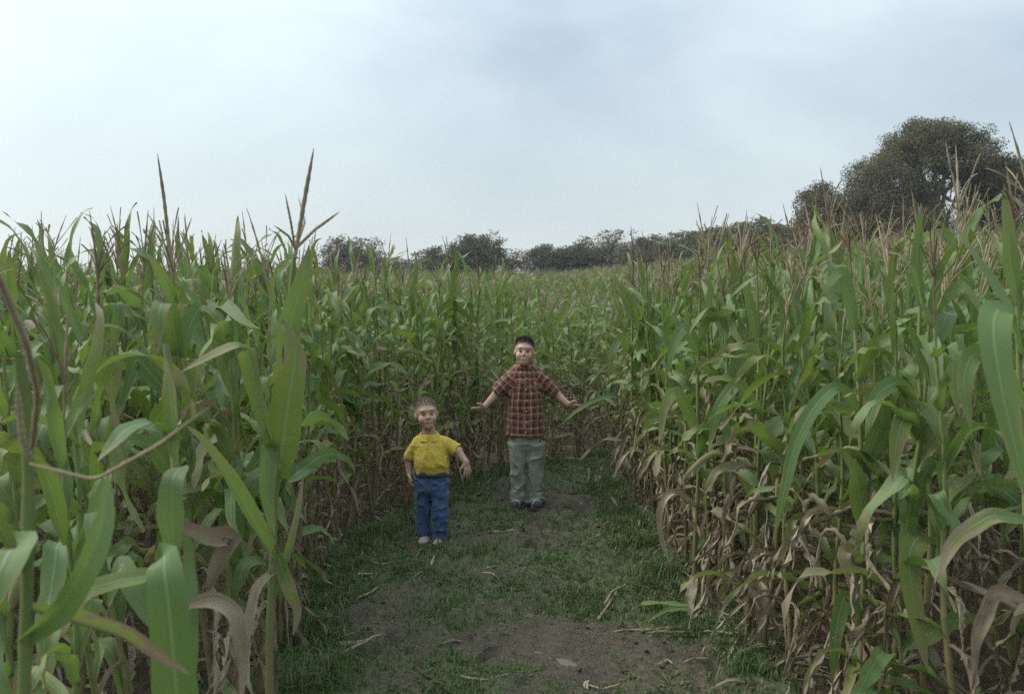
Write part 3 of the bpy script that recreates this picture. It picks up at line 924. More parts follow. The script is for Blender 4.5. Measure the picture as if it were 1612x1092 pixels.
hero_leaf(pc, [(446, 560, 2.98), (458, 500, 2.92), (476, 440, 2.9), (488, 386, 2.9)], .075, (.35, -1, .1), wave=.03, vfold=.2)
hero_leaf(pc, [(436, 720, 3.0), (415, 660, 2.9), (398, 590, 2.85), (384, 536, 2.82), (330, 560, 2.72), (282, 588, 2.65)], .075, (-.5, -.8, .4), (0, -.5, .9), wave=.03, vfold=.3)
hero_leaf(pc, [(432, 875, 3.0), (400, 820, 2.9), (360, 750, 2.8), (320, 690, 2.72), (290, 668, 2.65)], .07, (.6, -.6, .5), (.5, -.6, .6), wave=.03, vfold=.5)
hero_leaf(pc, [(432, 860, 3.0), (445, 900, 3.0), (470, 960, 3.0), (462, 1000, 3.0)], .05, (0, -1, 0), mat='leaf_mixed', wave=.1)
hero_leaf(pc, [(430, 940, 3.0), (455, 860, 3.02), (470, 800, 3.05), (478, 740, 3.1)], .03, (.4, -1, 0), mat='leaf_mixed', vfold=.6)
hero_leaf(pc, [(428, 900, 3.0), (405, 920, 2.95), (388, 1000, 2.92), (392, 1080, 2.9)], .05, (0, -1, .1), mat='leaf_dry', wave=.14, curl=.6, label='withered leaf hanging against the stalk')
hero_leaf(pc, [(440, 660, 3.0), (425, 700, 2.95), (420, 780, 2.95), (432, 850, 2.95)], .06, (.2, -1, .1))

# B: tassel standing against the sky on the left
pb = hero_plant([(268, 1300, 3.4), (272, 900, 3.4), (285, 600, 3.4), (272, 430, 3.4)], 'corn plant left of the front stand with a dark spike tassel against the sky', (.012, .006))
tassel_through(pb, [(272, 440, 3.4), (266, 380, 3.4), (258, 310, 3.38), (248, 242, 3.35)], .0072)
for q in ([(272, 430, 3.4), (255, 372, 3.4), (232, 335, 3.4)], [(273, 430, 3.4), (290, 375, 3.4), (302, 342, 3.4)], [(273, 425, 3.4), (280, 370, 3.35), (281, 340, 3.3)], [(272, 428, 3.4), (262, 388, 3.3), (240, 360, 3.3)]):
    tassel_through(pb, q, .0038)
hero_leaf(pb, [(280, 560, 3.4), (270, 500, 3.3), (258, 470, 3.25), (250, 490, 3.2), (248, 560, 3.2)], .085, (0, -.9, .5), (0, -1, .1))
hero_leaf(pb, [(276, 480, 3.4), (258, 440, 3.35), (240, 410, 3.3), (228, 395, 3.3)], .05, (.6, -.8, .2))
hero_leaf(pb, [(283, 560, 3.4), (300, 510, 3.4), (318, 478, 3.4), (340, 490, 3.35), (358, 530, 3.3)], .075, (0, -.6, .8), (.3, -.9, .4))
hero_leaf(pb, [(284, 700, 3.4), (300, 640, 3.3), (290, 560, 3.25)], .07, TOC)
hero_leaf(pb, [(282, 760, 3.4), (240, 700, 3.3), (200, 690, 3.2), (180, 760, 3.15)], .075, (0, -.6, .8), (0, -1, .2))
hero_leaf(pb, [(284, 640, 3.4), (240, 590, 3.4), (215, 560, 3.4), (190, 640, 3.4)], .07, (0, -.7, .7), (0, -1, .2))

# further plants of the front corner on the left
pe = [(-1.42, 2.75, 'corn plant at the left border behind the blurred stalk, leaning leaves'), (-1.06, 2.55, 'corn plant just behind the broad spotted leaf at the left front'),
      (-1.75, 3.2, 'outermost left corn plant with slender tassel against the sky'), (-1.22, 3.1, 'corn plant standing between the two tallest left tassels'), (-0.98, 3.35, 'corn plant close behind the tallest left tassel'), (-1.0, 2.2, 'leafy corn plant at the left front between the blurred stalk and broad leaf')]
for i, (x, y, lab) in enumerate(pe):
    corn_plant(x, y, lab, 'corn at the front of the left stand', [.95, .93, .96, .97, .98, .86][i], .15)

# right foreground: plants with the long leaves near the lens
RG = 'corn at the right front'
pr = hero_plant([(1630, 1250, 2.75), (1620, 900, 2.75), (1605, 600, 2.8), (1600, 420, 2.8)], 'corn plant at the right border with a long arching leaf', (.013, .006), (.30, 6), group=RG)
hero_leaf(pr, [(1607, 560, 2.8), (1590, 500, 2.7), (1568, 476, 2.65), (1562, 520, 2.6), (1578, 620, 2.55), (1600, 710, 2.52), (1620, 800, 2.5)], .095, (-.2, -.6, .8), (-.3, -1, .1), wave=.04, vfold=.2)
hero_leaf(pr, [(1612, 640, 2.78), (1570, 570, 2.7), (1530, 550, 2.66), (1515, 600, 2.64), (1530, 680, 2.62)], .075, (-.2, -.7, .7), (-.2, -1, 0))
hero_leaf(pr, [(1604, 480, 2.8), (1590, 420, 2.78), (1586, 350, 2.78), (1580, 290, 2.8)], .055, TOC)
hero_leaf(pr, [(1618, 820, 2.75), (1560, 810, 2.7), (1500, 850, 2.65), (1470, 920, 2.62)], .06, (0, -.5, .8), (-.2, -.9, .3), mat='leaf_mixed')
hero_leaf(pr, [(1622, 950, 2.75), (1560, 930, 2.7), (1535, 1000, 2.7), (1530, 1090, 2.7)], .06, (0, -.7, .7), (0, -1, 0), mat='leaf_dry', wave=.14, curl=.5, label='withered brown leaf at the bottom corner')
hero_leaf(pr, [(1610, 520, 2.8), (1560, 440, 2.9), (1520, 380, 2.95), (1500, 350, 3.0)], .05, (.4, -.8, .4))

pq = hero_plant([(1452, 1160, 3.45), (1455, 1000, 3.45), (1468, 830, 3.45), (1460, 720, 3.45), (1445, 580, 3.45), (1450, 420, 3.5)], 'corn plant at the right front with a broad leaf hanging straight down', (.014, .006), (.28, 6), group=RG)
hero_leaf(pq, [(1466, 850, 3.45), (1445, 842, 3.35), (1430, 870, 3.3), (1436, 940, 3.28), (1450, 1010, 3.27), (1462, 1060, 3.27)], .088, (0, -.6, .8), (0, -1, .05), wave=.03, vfold=.15)
hero_leaf(pq, [(1460, 712, 3.45), (1440, 670, 3.4), (1425, 650, 3.35), (1412, 690, 3.3), (1405, 760, 3.28)], .085, (-.3, -.7, .7), (-.2, -1, 0), wave=.03)
hero_leaf(pq, [(1466, 790, 3.45), (1500, 770, 3.4), (1540, 745, 3.35), (1555, 735, 3.3)], .06, (.2, -.6, .8))
hero_leaf(pq, [(1448, 640, 3.45), (1410, 600, 3.4), (1380, 620, 3.35), (1362, 690, 3.3)], .07, (-.2, -.7, .7), (-.3, -1, 0))
hero_leaf(pq, [(1446, 600, 3.45), (1480, 560, 3.4), (1500, 600, 3.35), (1510, 660, 3.3)], .065, (.2, -.7, .7), (.3, -1, 0))
hero_leaf(pq, [(1458, 900, 3.45), (1420, 880, 3.4), (1395, 960, 3.38), (1390, 1060, 3.36)], .045, (0, -.8, .6), (0, -1, 0), mat='leaf_dry', wave=.15, curl=.7, label='withered pale leaf hanging to the ground')
hero_leaf(pq, [(1450, 480, 3.48), (1440, 430, 3.45), (1445, 380, 3.45), (1450, 320, 3.45)], .05, TOC)
hero_leaf(pq, [(1452, 520, 3.48), (1480, 470, 3.4), (1520, 450, 3.35), (1550, 500, 3.3)], .06, (.2, -.7, .7), (.3, -.9, 0))

pw = hero_plant([(1362, 1140, 3.7), (1362, 1000, 3.7), (1358, 800, 3.7), (1352, 600, 3.7), (1340, 440, 3.75)], 'corn plant at the right front with drooping frayed half-withered leaves', (.014, .006), (.26, 7), group=RG)
hero_leaf(pw, [(1360, 830, 3.7), (1345, 740, 3.62), (1322, 706, 3.58), (1300, 710, 3.55)], .085, (-.3, -.8, .6), (0, -.6, .8), wave=.03)
hero_leaf(pw, [(1358, 900, 3.7), (1335, 860, 3.62), (1325, 870, 3.6), (1345, 920, 3.58), (1358, 960, 3.57)], .06, (-.2, -.8, .6), (-.3, -1, 0), mat='leaf_mixed', wave=.10, label='frayed half-withered leaf')
hero_leaf(pw, [(1360, 860, 3.7), (1375, 800, 3.65), (1388, 780, 3.6), (1400, 800, 3.58), (1418, 850, 3.56)], .055, (.2, -.8, .6), (.2, -1, 0), mat='leaf_dry', wave=.1, label='withered leaf folded over')
hero_leaf(pw, [(1362, 990, 3.7), (1330, 930, 3.66), (1315, 1000, 3.64), (1310, 1080, 3.64)], .07, (-.3, -.9, .3), (-.2, -1, 0))
hero_leaf(pw, [(1358, 740, 3.7), (1390, 660, 3.65), (1385, 590, 3.62), (1380, 560, 3.6)], .08, TOC)
hero_leaf(pw, [(1354, 650, 3.7), (1320, 600, 3.65), (1280, 640, 3.6), (1250, 700, 3.55), (1215, 860, 3.5)], .062, (-.3, -.7, .6), (-.2, -1, 0), wave=.04)
hero_leaf(pw, [(1350, 600, 3.7), (1375, 540, 3.65), (1410, 530, 3.6), (1430, 580, 3.55)], .06, (.2, -.7, .7), (.3, -1, 0))
hero_leaf(pw, [(1345, 520, 3.72), (1335, 460, 3.7), (1325, 420, 3.7), (1290, 470, 3.65)], .055, TOC, (-.3, -.9, .2))

# dry leaves that hang at the right verge
ph = hero_plant([(1185, 1015, 4.55), (1188, 900, 4.55), (1190, 700, 4.55), (1195, 560, 4.6), (1192, 450, 4.6)], 'half-dead corn plant at the right verge trailing long pale leaves onto the mud', (.013, .006), (.26, 7), group=RG)
hero_leaf(ph, [(1188, 900, 4.55), (1196, 915, 4.4), (1198, 980, 4.38), (1210, 1060, 4.36), (1222, 1085, 4.3)], .07, (0, -.7, .7), (0, -1, .2), mat='leaf_dry', wave=.1, curl=.3, label='long pale withered leaf trailing to the ground')
hero_leaf(ph, [(1188, 880, 4.55), (1215, 935, 4.45), (1260, 975, 4.4), (1285, 1030, 4.38)], .05, (.2, -.8, .6), (.2, -1, 0), mat='leaf_dry', wave=.12, curl=.5, label='withered brown leaf bending down')
hero_leaf(ph, [(1188, 800, 4.55), (1160, 730, 4.5), (1125, 738, 4.45), (1105, 780, 4.42)], .05, (0, -.5, .8), (-.2, -1, 0), mat='leaf_mixed', wave=.08)
hero_leaf(ph, [(1190, 720, 4.55), (1205, 705, 4.45), (1230, 770, 4.4), (1240, 830, 4.38)], .075, (.2, -.7, .6), (.1, -1, 0))
hero_leaf(ph, [(1190, 640, 4.55), (1160, 600, 4.5), (1130, 640, 4.45), (1115, 710, 4.42)], .07, (-.2, -.7, .7), (-.2, -1, 0))
hero_leaf(ph, [(1194, 600, 4.58), (1225, 540, 4.5), (1250, 560, 4.45), (1262, 620, 4.42)], .07, (.2, -.7, .7), (.2, -1, 0))
hero_leaf(ph, [(1194, 540, 4.6), (1180, 480, 4.6), (1172, 430, 4.6)], .06, TOC)

pv = hero_plant([(1092, 985, 4.95), (1094, 860, 4.95), (1100, 740, 4.95), (1098, 600, 4.98), (1102, 470, 5.0)], 'corn plant at the right verge with one pale dry leaf swinging over the grass', (.013, .006), (.27, 6), group=RG)
hero_leaf(pv, [(1098, 800, 4.95), (1060, 770, 4.85), (1040, 790, 4.8), (1036, 830, 4.78), (1048, 870, 4.77), (1056, 890, 4.76)], .05, (-.3, -.7, .6), (0, -1, 0), mat='leaf_dry', wave=.14, curl=.4, label='pale dry leaf swinging over the grass')
hero_leaf(pv, [(1094, 900, 4.95), (1085, 950, 4.85), (1082, 980, 4.8), (1100, 1003, 4.75)], .06, (-.3, -.9, .3), mat='leaf_dry', wave=.14, label='pale husk-like leaf at the foot')
hero_leaf(pv, [(1095, 905, 4.95), (1115, 940, 4.88), (1130, 975, 4.85), (1140, 1000, 4.82)], .045, (.3, -.9, .3), mat='leaf_dry', wave=.12, curl=.6, label='dry leaf bent to the ground')
hero_leaf(pv, [(1100, 720, 4.95), (1125, 640, 4.9), (1140, 660, 4.85), (1150, 720, 4.8)], .07, (.2, -.7, .6), (.2, -1, 0))
hero_leaf(pv, [(1099, 680, 4.95), (1065, 610, 4.9), (1045, 640, 4.85), (1038, 700, 4.82)], .07, (-.2, -.7, .6), (-.2, -1, 0))
hero_leaf(pv, [(1100, 560, 4.98), (1080, 510, 4.95), (1060, 540, 4.9), (1050, 590, 4.88)], .065, (-.2, -.7, .7), (-.2, -1, 0))
hero_leaf(pv, [(1101, 540, 4.98), (1115, 490, 4.95), (1118, 440, 4.95)], .055, TOC)

# the leaf beside the taller boy's hand grows on a plant at the right verge
pk = hero_plant([(1000, 785, 7.4), (998, 700, 7.4), (994, 600, 7.4), (996, 470, 7.4)], 'corn plant at the right verge whose leaf touches the taller boy\'s hand', (.013, .006), (.26, 6), group=RG)
hero_leaf(pk, [(996, 632, 7.4), (960, 622, 7.2), (930, 632, 7.0), (905, 648, 6.95), (879, 672, 6.92)], .052, (-.2, -.7, .7), (-.3, -1, .2), wave=.03, vfold=.25, label='long green leaf hanging by the boy\'s hand')
for q in ([(995, 560, 7.4), (975, 530, 7.3), (962, 560, 7.2), (958, 600, 7.2)], [(995, 590, 7.4), (1015, 550, 7.3), (1030, 570, 7.2), (1036, 620, 7.2)], [(996, 500, 7.4), (985, 470, 7.4), (978, 445, 7.4)]):
    hero_leaf(pk, q, .075, (0, -.8, .6), (0, -1, 0))
for q in ([(998, 690, 7.4), (985, 680, 7.3), (975, 720, 7.25), (972, 760, 7.2)], [(998, 670, 7.4), (1012, 670, 7.3), (1020, 710, 7.25), (1018, 760, 7.2)]):
    hero_leaf(pk, q, .05, (0, -.8, .6), (0, -1, 0), mat='leaf_dry', wave=.14, curl=.6, label='withered leaf hanging down')

# ------------------------------------------------------------------ trees
def foliage_material(name, c1, c2, c3):
    t = NT(name)
    co = t.coord('Object')
    r = t.attr('plant')
    big = t.noise(co, 0.35, 3)
    c = t.mix(t.rng(big, 0.35, 0.65), c1, c2)
    c = t.mix(t.math('MULTIPLY', r, 0.6), c, c3)
    a = t.principled(c, 0.7, 0.2)
    b = t.node('ShaderNodeBsdfTranslucent'); t.sock(b.inputs['Color'], c)
    mx = t.node('ShaderNodeMixShader'); mx.inputs[0].default_value = 0.3
    t.l.new(a, mx.inputs[1]); t.l.new(b.outputs[0], mx.inputs[2])
    return t.finish(mx.outputs[0])
M['oak'] = foliage_material('autumn_oak_leaves', (0.118, 0.116, 0.062), (0.145, 0.124, 0.070), (0.092, 0.096, 0.052))
M['ivy'] = foliage_material('dark_leaves', (0.105, 0.108, 0.054), (0.130, 0.112, 0.060), (0.080, 0.088, 0.044))
M['wood_leaves'] = foliage_material('far_tree_leaves', (0.10, 0.122, 0.065), (0.13, 0.125, 0.072), (0.075, 0.092, 0.055))
M['wood_brown'] = foliage_material('far_brown_leaves', (0.14, 0.112, 0.075), (0.115, 0.112, 0.068), (0.095, 0.078, 0.055))
M['bark'] = simple('tree_bark', (0.10, 0.08, 0.062), (0.17, 0.145, 0.115), 6, 0.9, 0.1, 0.4, 0.03)

def leaf_quads(centers, size, r, flat=0.0):
    n = len(centers)
    a = r.normal(size=(n, 3)); a[:, 2] *= (1 - flat); a /= np.linalg.norm(a, axis=1, keepdims=True)
    b = np.cross(a, r.normal(size=(n, 3))); b /= np.linalg.norm(b, axis=1, keepdims=True)
    s = size * r.uniform(0.6, 1.35, (n, 1))
    v = np.stack([centers - a * s, centers + b * s * .55 , centers + a * s, centers - b * s * .55], 1)
    return v.reshape(-1, 3), np.arange(n * 4).reshape(-1, 4), np.repeat(r.random(n), 4)

def tree_meshes(seed, height, lobes, trunk_h, trunk_r, nclump, per, leaf, clump_r, mat, nlimb=9, bare=0.0, shell=0.55, limbs_to=None, holes=()):
    """lobes: (cx,cy,cz,rx,ry,rz) ellipsoids of the crown, metres above the foot"""
    r = np.random.default_rng(seed)
    lob = np.array(lobes)
    vol = lob[:, 3] * lob[:, 4] * lob[:, 5]
    tw = MB()
    z = np.linspace(-.3, trunk_h, 9)
    tr = np.stack([.25 * np.sin(z * .5 + seed) * z / height, .2 * np.cos(z * .4) * z / height, z], -1)
    tw.add(*tube(tr, trunk_r * (1.25 - .6 * z / trunk_h) * (1 + .5 * np.exp(-z * 1.5)), 9))
    nodes = [tr[-1]]
    for i in range(nlimb):
        L = lob[r.choice(len(lob), p=vol / vol.sum())]
        d = r.normal(size=3); d[2] = abs(d[2]) * .9 + .1; d /= np.linalg.norm(d)
        end = L[:3] + d * L[3:] * r.uniform(.45, .9)
        if limbs_to is not None and i < len(limbs_to): end = np.array(limbs_to[i], float)
        s0 = tr[r.integers(4, 9)]
        q = np.linspace(0, 1, 9)[:, None]
        mid = (s0 + end) / 2 + np.array([0, 0, r.uniform(-.08, .05) * height]) + r.normal(size=3) * .03 * height
        p = (1 - q) ** 2 * s0 + 2 * q * (1 - q) * mid + q ** 2 * end
        p[1:-1] += r.normal(size=(7, 3)) * .012 * height
        tw.add(*tube(p, trunk_r * np.linspace(.55, .06, 9), 6))
        nodes += list(p[2:])
        for b in range(4):
            k = r.integers(3, 8); e2 = p[k] + (r.normal(size=3) * np.array([1, 1, .6]) + np.array([0, 0, .5])) * .085 * height
            q3 = np.linspace(0, 1, 5)[:, None]
            p2 = p[k] * (1 - q3) + e2 * q3 + r.normal(size=(5, 3)) * .008 * height * q3
            tw.add(*tube(p2, trunk_r * np.linspace(.16, .03, 5), 4)); nodes += list(p2[2:])
    nodes = np.array(nodes)
    pick = r.choice(len(lob), nclump, p=vol / vol.sum())
    d = r.normal(size=(nclump, 3)); d /= np.linalg.norm(d, axis=1, keepdims=True)
    rad = (shell + (1 - shell) * r.random(nclump)) ** .7
    c = lob[pick, :3] + d * lob[pick, 3:] * rad[:, None] * (0.80 + .34 * noise3(d, 2.8, seed)[:, None])
    dn = np.linalg.norm(c[:, None] - nodes[None], axis=2); j = dn.argmin(1)
    okc = c[:, 2] > trunk_h * .35
    for (hx, hz, hr) in holes:
        okc &= ~(np.hypot(c[:, 0] - hx, (c[:, 2] - hz)) < hr)
    gap = noise3(c, 9.5 / height, seed + 5)
    okc &= gap > 0.20 + bare * .3
    c, j, dn = c[okc], j[okc], dn[okc]
    for i in range(0, len(c), 2):
        e = c[i]; s0 = nodes[j[i]]
        tw.add(*tube(np.stack([s0, (s0 + e) / 2 + r.normal(size=3) * .1, e]), trunk_r * np.array([.06, .045, .02]), 3))
    m = np.repeat(np.arange(len(c)), per)
    cs = c[m] + np.clip(r.normal(size=(len(m), 3)), -1.5, 1.5) * clump_r * np.array([1, 1, .7])
    v, f, a = leaf_quads(cs, leaf, r)
    return tw.mesh('trunk', [M['bark']]), mesh_from('crown', v, f, [mat], None, None, False, {'plant': a})

def tree(name, label, px, dist, meshes, group=None, rz=0, sc=1.0, sx=1.0, dz=0.0):
    x = (px - 806) / FPX * dist
    t = thing(name, label, 'tree', (x, dist, float(base_h(x, dist)) + dz), rz, group)
    t.scale = (sc * sx, sc * sx, sc)
    obj('trunk', meshes[0], t); obj('crown', meshes[1], t)
    return t

DB = 78.0
def lob(px, py, rx, rz, trunk_px, ry=None, dy=0.0):
    """crown lobe from its place in the photograph, at the big tree's distance"""
    x = (px - trunk_px) / FPX * DB
    z = P(px, py, DB)[2] - float(base_h((trunk_px - 806) / FPX * DB, DB))
    return (x, dy, z, rx / FPX * DB, (ry or rx) / FPX * DB, rz / FPX * DB)
bt = 1468
main = tree_meshes(3, 15, [lob(1465, 248, 82, 58, bt), lob(1392, 290, 72, 58, bt, dy=-1), lob(1358, 335, 66, 58, bt, dy=-1.5), lob(1530, 268, 62, 52, bt, dy=.5), lob(1440, 225, 60, 34, bt), lob(1505, 222, 50, 30, bt), lob(1400, 370, 95, 55, bt, dy=-2), lob(1340, 365, 50, 50, bt, dy=-2), lob(1572, 292, 36, 40, bt)],
                   8.0, .42, 1500, 130, .078, .40, M['oak'], 20, 0.32, .35,
                   limbs_to=[lob(1440, 265, 1, 1, bt)[:3], lob(1500, 265, 1, 1, bt)[:3], lob(1520, 320, 1, 1, bt)[:3], lob(1405, 330, 1, 1, bt)[:3], lob(1470, 225, 1, 1, bt)[:3], lob(1380, 300, 1, 1, bt)[:3]],
                   holes=[(((1478 - bt) / FPX * DB), lob(0, 318, 1, 1, bt)[2], 1.5), (((1445 - bt) / FPX * DB), lob(0, 278, 1, 1, bt)[2], .85), (((1488 - bt) / FPX * DB), lob(0, 285, 1, 1, bt)[2], .9)])
tree('oak_tree', 'broad spreading brown-green tree with a domed crown and open middle', bt, DB, main)
sm = tree_meshes(5, 9, [lob(1288, 330, 36, 42, 1290), lob(1268, 372, 34, 40, 1290), lob(1318, 372, 38, 44, 1290)], 3.5, .2, 300, 100, .085, .36, M['oak'], 7, .2)
tree('small_tree', 'smaller rounded tree at the left foot of the broad tree', 1290, DB, sm)
dk = tree_meshes(8, 12, [lob(1572, 290, 48, 52, 1560, dy=1), lob(1553, 335, 38, 62, 1560, dy=1), lob(1590, 335, 40, 65, 1560, dy=1)], 5, .3, 600, 100, .085, .38, M['ivy'], 9, .1)
tree('dark_tree', 'dense dark tree at the right side of the broad tree', 1560, DB, dk)

far = []
for i, (h, b, mt) in enumerate([(9, 0, 'wood_leaves'), (8, .15, 'wood_leaves'), (10, .55, 'wood_brown'), (8, 0, 'wood_brown'), (9, .9, 'wood_brown'), (7.5, .1, 'wood_leaves')]):
    r = np.random.default_rng(40 + i)
    lobes = [(r.uniform(-1.8, 1.8), r.uniform(-1, 1), h * r.uniform(.5, .78), r.uniform(1.6, 2.5), r.uniform(1.6, 2.4), h * r.uniform(.16, .24)) for _ in range(5)] + [(0, 0, h * .8, 1.6, 1.6, h * .18)]
    far.append(tree_meshes(60 + i, h, lobes, h * .55, .17, int(300 * (1 - .55 * b)), int(54 * (1 - .45 * b)), .115, .32, M[mt], 9, b))
FT = [  # column, distance, kind, scale, width, label
    (548, 112, 2, .92, 1.1, 'sparse grey-brown tree beyond the corn right of the tallest left tassel'),
    (575, 118, 4, 1.02, 1.0, 'thin half-bare tree at the left end of the far tree line'),
    (607, 124, 3, .80, 1.3, 'low brown tree in the far line left of the tallest green clump'),
    (648, 120, 3, .78, 1.2, 'low rounded brown tree at the left foot of the tallest green clump'),
    (690, 116, 1, .98, 1.0, 'dark green tree joining the left of the tallest far tree'),
    (735, 112, 0, 1.02, 1.0, 'tallest dark green tree in the middle of the far line'),
    (768, 116, 2, .96, 1.0, 'grey twiggy tree right of the tallest far tree'),
    (800, 122, 4, .86, 1.0, 'bare-branched tree before the gap in the far tree line'),
    (853, 128, 5, 1.0, .9, 'small dark tree just right of the gap in the far line'),
    (897, 130, 5, .92, 1.1, 'rounded small tree second right of the gap in the far line'),
    (932, 134, 1, .84, 1.0, 'low tree left of the bare twigs in the far line'),
    (962, 128, 4, .98, 1.1, 'bare twiggy tree over the middle of the far line'),
    (1000, 126, 3, .88, 1.2, 'brown tree right of the bare twigs in the far line'),
    (1032, 118, 1, 1.0, 1.1, 'dark tree below the slender single tassel on the right stand'),
    (1074, 112, 0, .92, 1.3, 'dark green tree where the far line climbs to the right'),
    (1112, 106, 5, 1.1, 1.3, 'rounded tree left of the row of thin right tassels'),
    (1150, 100, 1, 1.06, 1.3, 'dark green tree behind the row of thin right tassels'),
    (1188, 94, 0, .95, 1.3, 'dark tree between the thin right tassels and the small rounded tree'),
    (1225, 90, 3, .95, 1.2, 'brown low tree next to the small rounded tree'),
    (1262, 86, 1, .85, 1.2, 'low dark tree in front of the small rounded tree'),
]
for (px, d, k, s, w, lab) in FT:
    tree('far_tree', lab, px, d, far[k], 'trees beyond the corn field', U(0, 6.28), s * d / 124 * (1.05 if px < 1010 else 1.05 + .25 * (px - 1010) / 250), w * 1.3, -1.0 if px < 1060 else -1.3)

# ------------------------------------------------------------------ people: bodies from smoothly blended forms
class Field:
    def __init__(s, lo, hi, res):
        s.lo = np.array(lo, float); s.res = res
        s.n = np.ceil((np.array(hi) - s.lo) / res).astype(int) + 1
        s.f = np.full(s.n, 0.5, np.float32)
    def _region(s, lo, hi):
        a = np.clip(np.floor((np.array(lo) - s.lo) / s.res).astype(int), 0, s.n)
        b = np.clip(np.ceil((np.array(hi) - s.lo) / s.res).astype(int) + 1, 0, s.n)
        sl = tuple(slice(i, j) for i, j in zip(a, b))
        ax = [s.lo[k] + np.arange(a[k], b[k]) * s.res for k in range(3)]
        return sl, np.stack(np.meshgrid(*ax, indexing='ij'), -1)
    def _join(s, sl, d, k, sub=False):
        f = s.f[sl]
        if sub:
            d = -d
            h = np.clip(.5 - .5 * (f - d) / max(k, 1e-6), 0, 1) if k else None
            s.f[sl] = (f * (1 - h) + d * h + k * h * (1 - h)) if k else np.maximum(f, d)
        elif k:
            h = np.clip(.5 + .5 * (f - d) / k, 0, 1)
            s.f[sl] = f * (1 - h) + d * h - k * h * (1 - h)
        else: s.f[sl] = np.minimum(f, d)
    def cone(s, a, b, r1, r2, k=.01, flat=False, sub=False):
        a, b = np.array(a, float), np.array(b, float); m = max(r1, r2) + k + .02
        sl, p = s._region(np.minimum(a, b) - m, np.maximum(a, b) + m)
        ba = b - a; L = np.linalg.norm(ba)
        t0 = ((p - a) @ ba) / (L * L); t = np.clip(t0, 0, 1)
        d = np.linalg.norm(p - a - t[..., None] * ba, axis=-1) - (r1 + (r2 - r1) * t)
        if flat:
            rad = np.linalg.norm(p - a - t0[..., None] * ba, axis=-1) - (r1 + (r2 - r1) * np.clip(t0, 0, 1))
            d = np.where(t0 > 0.5, np.maximum(rad, (t0 - 1) * L), d)
        s._join(sl, d, k, sub); return s
    def ell(s, c, r, k=.01, frame=None, sub=False):
        c, r = np.array(c, float), np.array(r, float); m = r.max() + k + .02
        sl, p = s._region(c - m, c + m)
        q = p - c
        if frame is not None: q = q @ np.array(frame).T
        k0 = np.linalg.norm(q / r, axis=-1); k1 = np.linalg.norm(q / (r * r), axis=-1)
        s._join(sl, k0 * (k0 - 1) / np.maximum(k1, 1e-9), k, sub); return s
    def loft(s, rings, k=.02, flat_lo=True, flat_hi=False, sub=False, grow=0.0):
        g = np.array(rings, float); m = g[:, 3:5].max() + .05
        lo = np.array([g[:, 0].min() - m, g[:, 1].min() - m, g[:, 2].min() - .05]); hi = np.array([g[:, 0].max() + m, g[:, 1].max() + m, g[:, 2].max() + .05])
        sl, p = s._region(lo, hi)
        z = p[..., 2]
        cx, cy, rx, ry = [np.interp(z, g[:, 2], g[:, i]) for i in (0, 1, 3, 4)]
        rx = rx + grow; ry = ry + grow
        dx, dy = (p[..., 0] - cx), (p[..., 1] - cy)
        e = 2.4
        q = (np.abs(dx / rx) ** e + np.abs(dy / ry) ** e) ** (1 / e)
        d = (q - 1) * np.minimum(rx, ry)
        d = np.maximum(d, g[0, 2] - z if flat_lo else (g[0, 2] - z) * .7)
        d = np.maximum(d, z - g[-1, 2])
        s._join(sl, d, k, sub); return s
    def wrinkle(s, amp, scale, seed, stretch=(1, 1, 1), mod=None):
        idx = np.argwhere(np.abs(s.f) < .04)
        p = s.lo + idx * s.res
        n = noise3(p * np.array(stretch), scale, seed) + .5 * noise3(p * np.array(stretch), scale * 2.1, seed + 3) - .75
        n = .35 - (1 - np.clip(np.abs(n) * 2.6, 0, 1)) ** 1.6
        w = 1.0 if mod is None else mod(p)
        s.f[tuple(idx.T)] += (amp * n * w).astype(np.float32)
        return s
    def mesh(s):
        f = s.f; ins = f < 0
        c = [ins[i:i + f.shape[0] - 1, j:j + f.shape[1] - 1, k:k + f.shape[2] - 1] for i in (0, 1) for j in (0, 1) for k in (0, 1)]
        cnt = np.sum(c, axis=0, dtype=np.int8)
        act = np.argwhere((cnt > 0) & (cnt < 8))
        vid = np.full(cnt.shape, -1, np.int32); vid[tuple(act.T)] = np.arange(len(act))
        corners = np.array([(i, j, k) for i in (0, 1) for j in (0, 1) for k in (0, 1)])
        vals = np.stack([f[tuple((act + o).T)] for o in corners], 1)
        pos = np.zeros((len(act), 3)); num = np.zeros(len(act))
        for a in range(8):
            for b in range(a + 1, 8):
                if np.abs(corners[a] - corners[b]).sum() != 1: continue
                va, vb = vals[:, a], vals[:, b]
                cr = (va < 0) != (vb < 0)
                t = np.where(cr, va / np.where(cr, va - vb, 1), 0)
                pos += np.where(cr[:, None], corners[a] + t[:, None] * (corners[b] - corners[a]), 0); num += cr
        v = s.lo + (act + pos / num[:, None]) * s.res
        faces = []
        for ax in range(3):
            o1, o2 = [k for k in range(3) if k != ax]
            sa = [slice(1, n - 1) for n in f.shape]; sb = list(sa)
            sa[ax] = slice(0, f.shape[ax] - 1); sb[ax] = slice(1, f.shape[ax])
            A, B = ins[tuple(sa)], ins[tuple(sb)]
            base = np.array([sl.start for sl in sa])
            for flip, mask in ((False, A & ~B), (True, ~A & B)):
                e = np.argwhere(mask) + base
                if not len(e): continue
                q = []
                for (u, w) in ((0, 0), (1, 0), (1, 1), (0, 1)):
                    t = e.copy(); t[:, o1] -= u; t[:, o2] -= w
                    q.append(vid[tuple(t.T)])
                q = np.stack(q, 1)
                if flip != (ax == 1): q = q[:, ::-1]
                faces.append(q)
        return v, np.concatenate(faces)

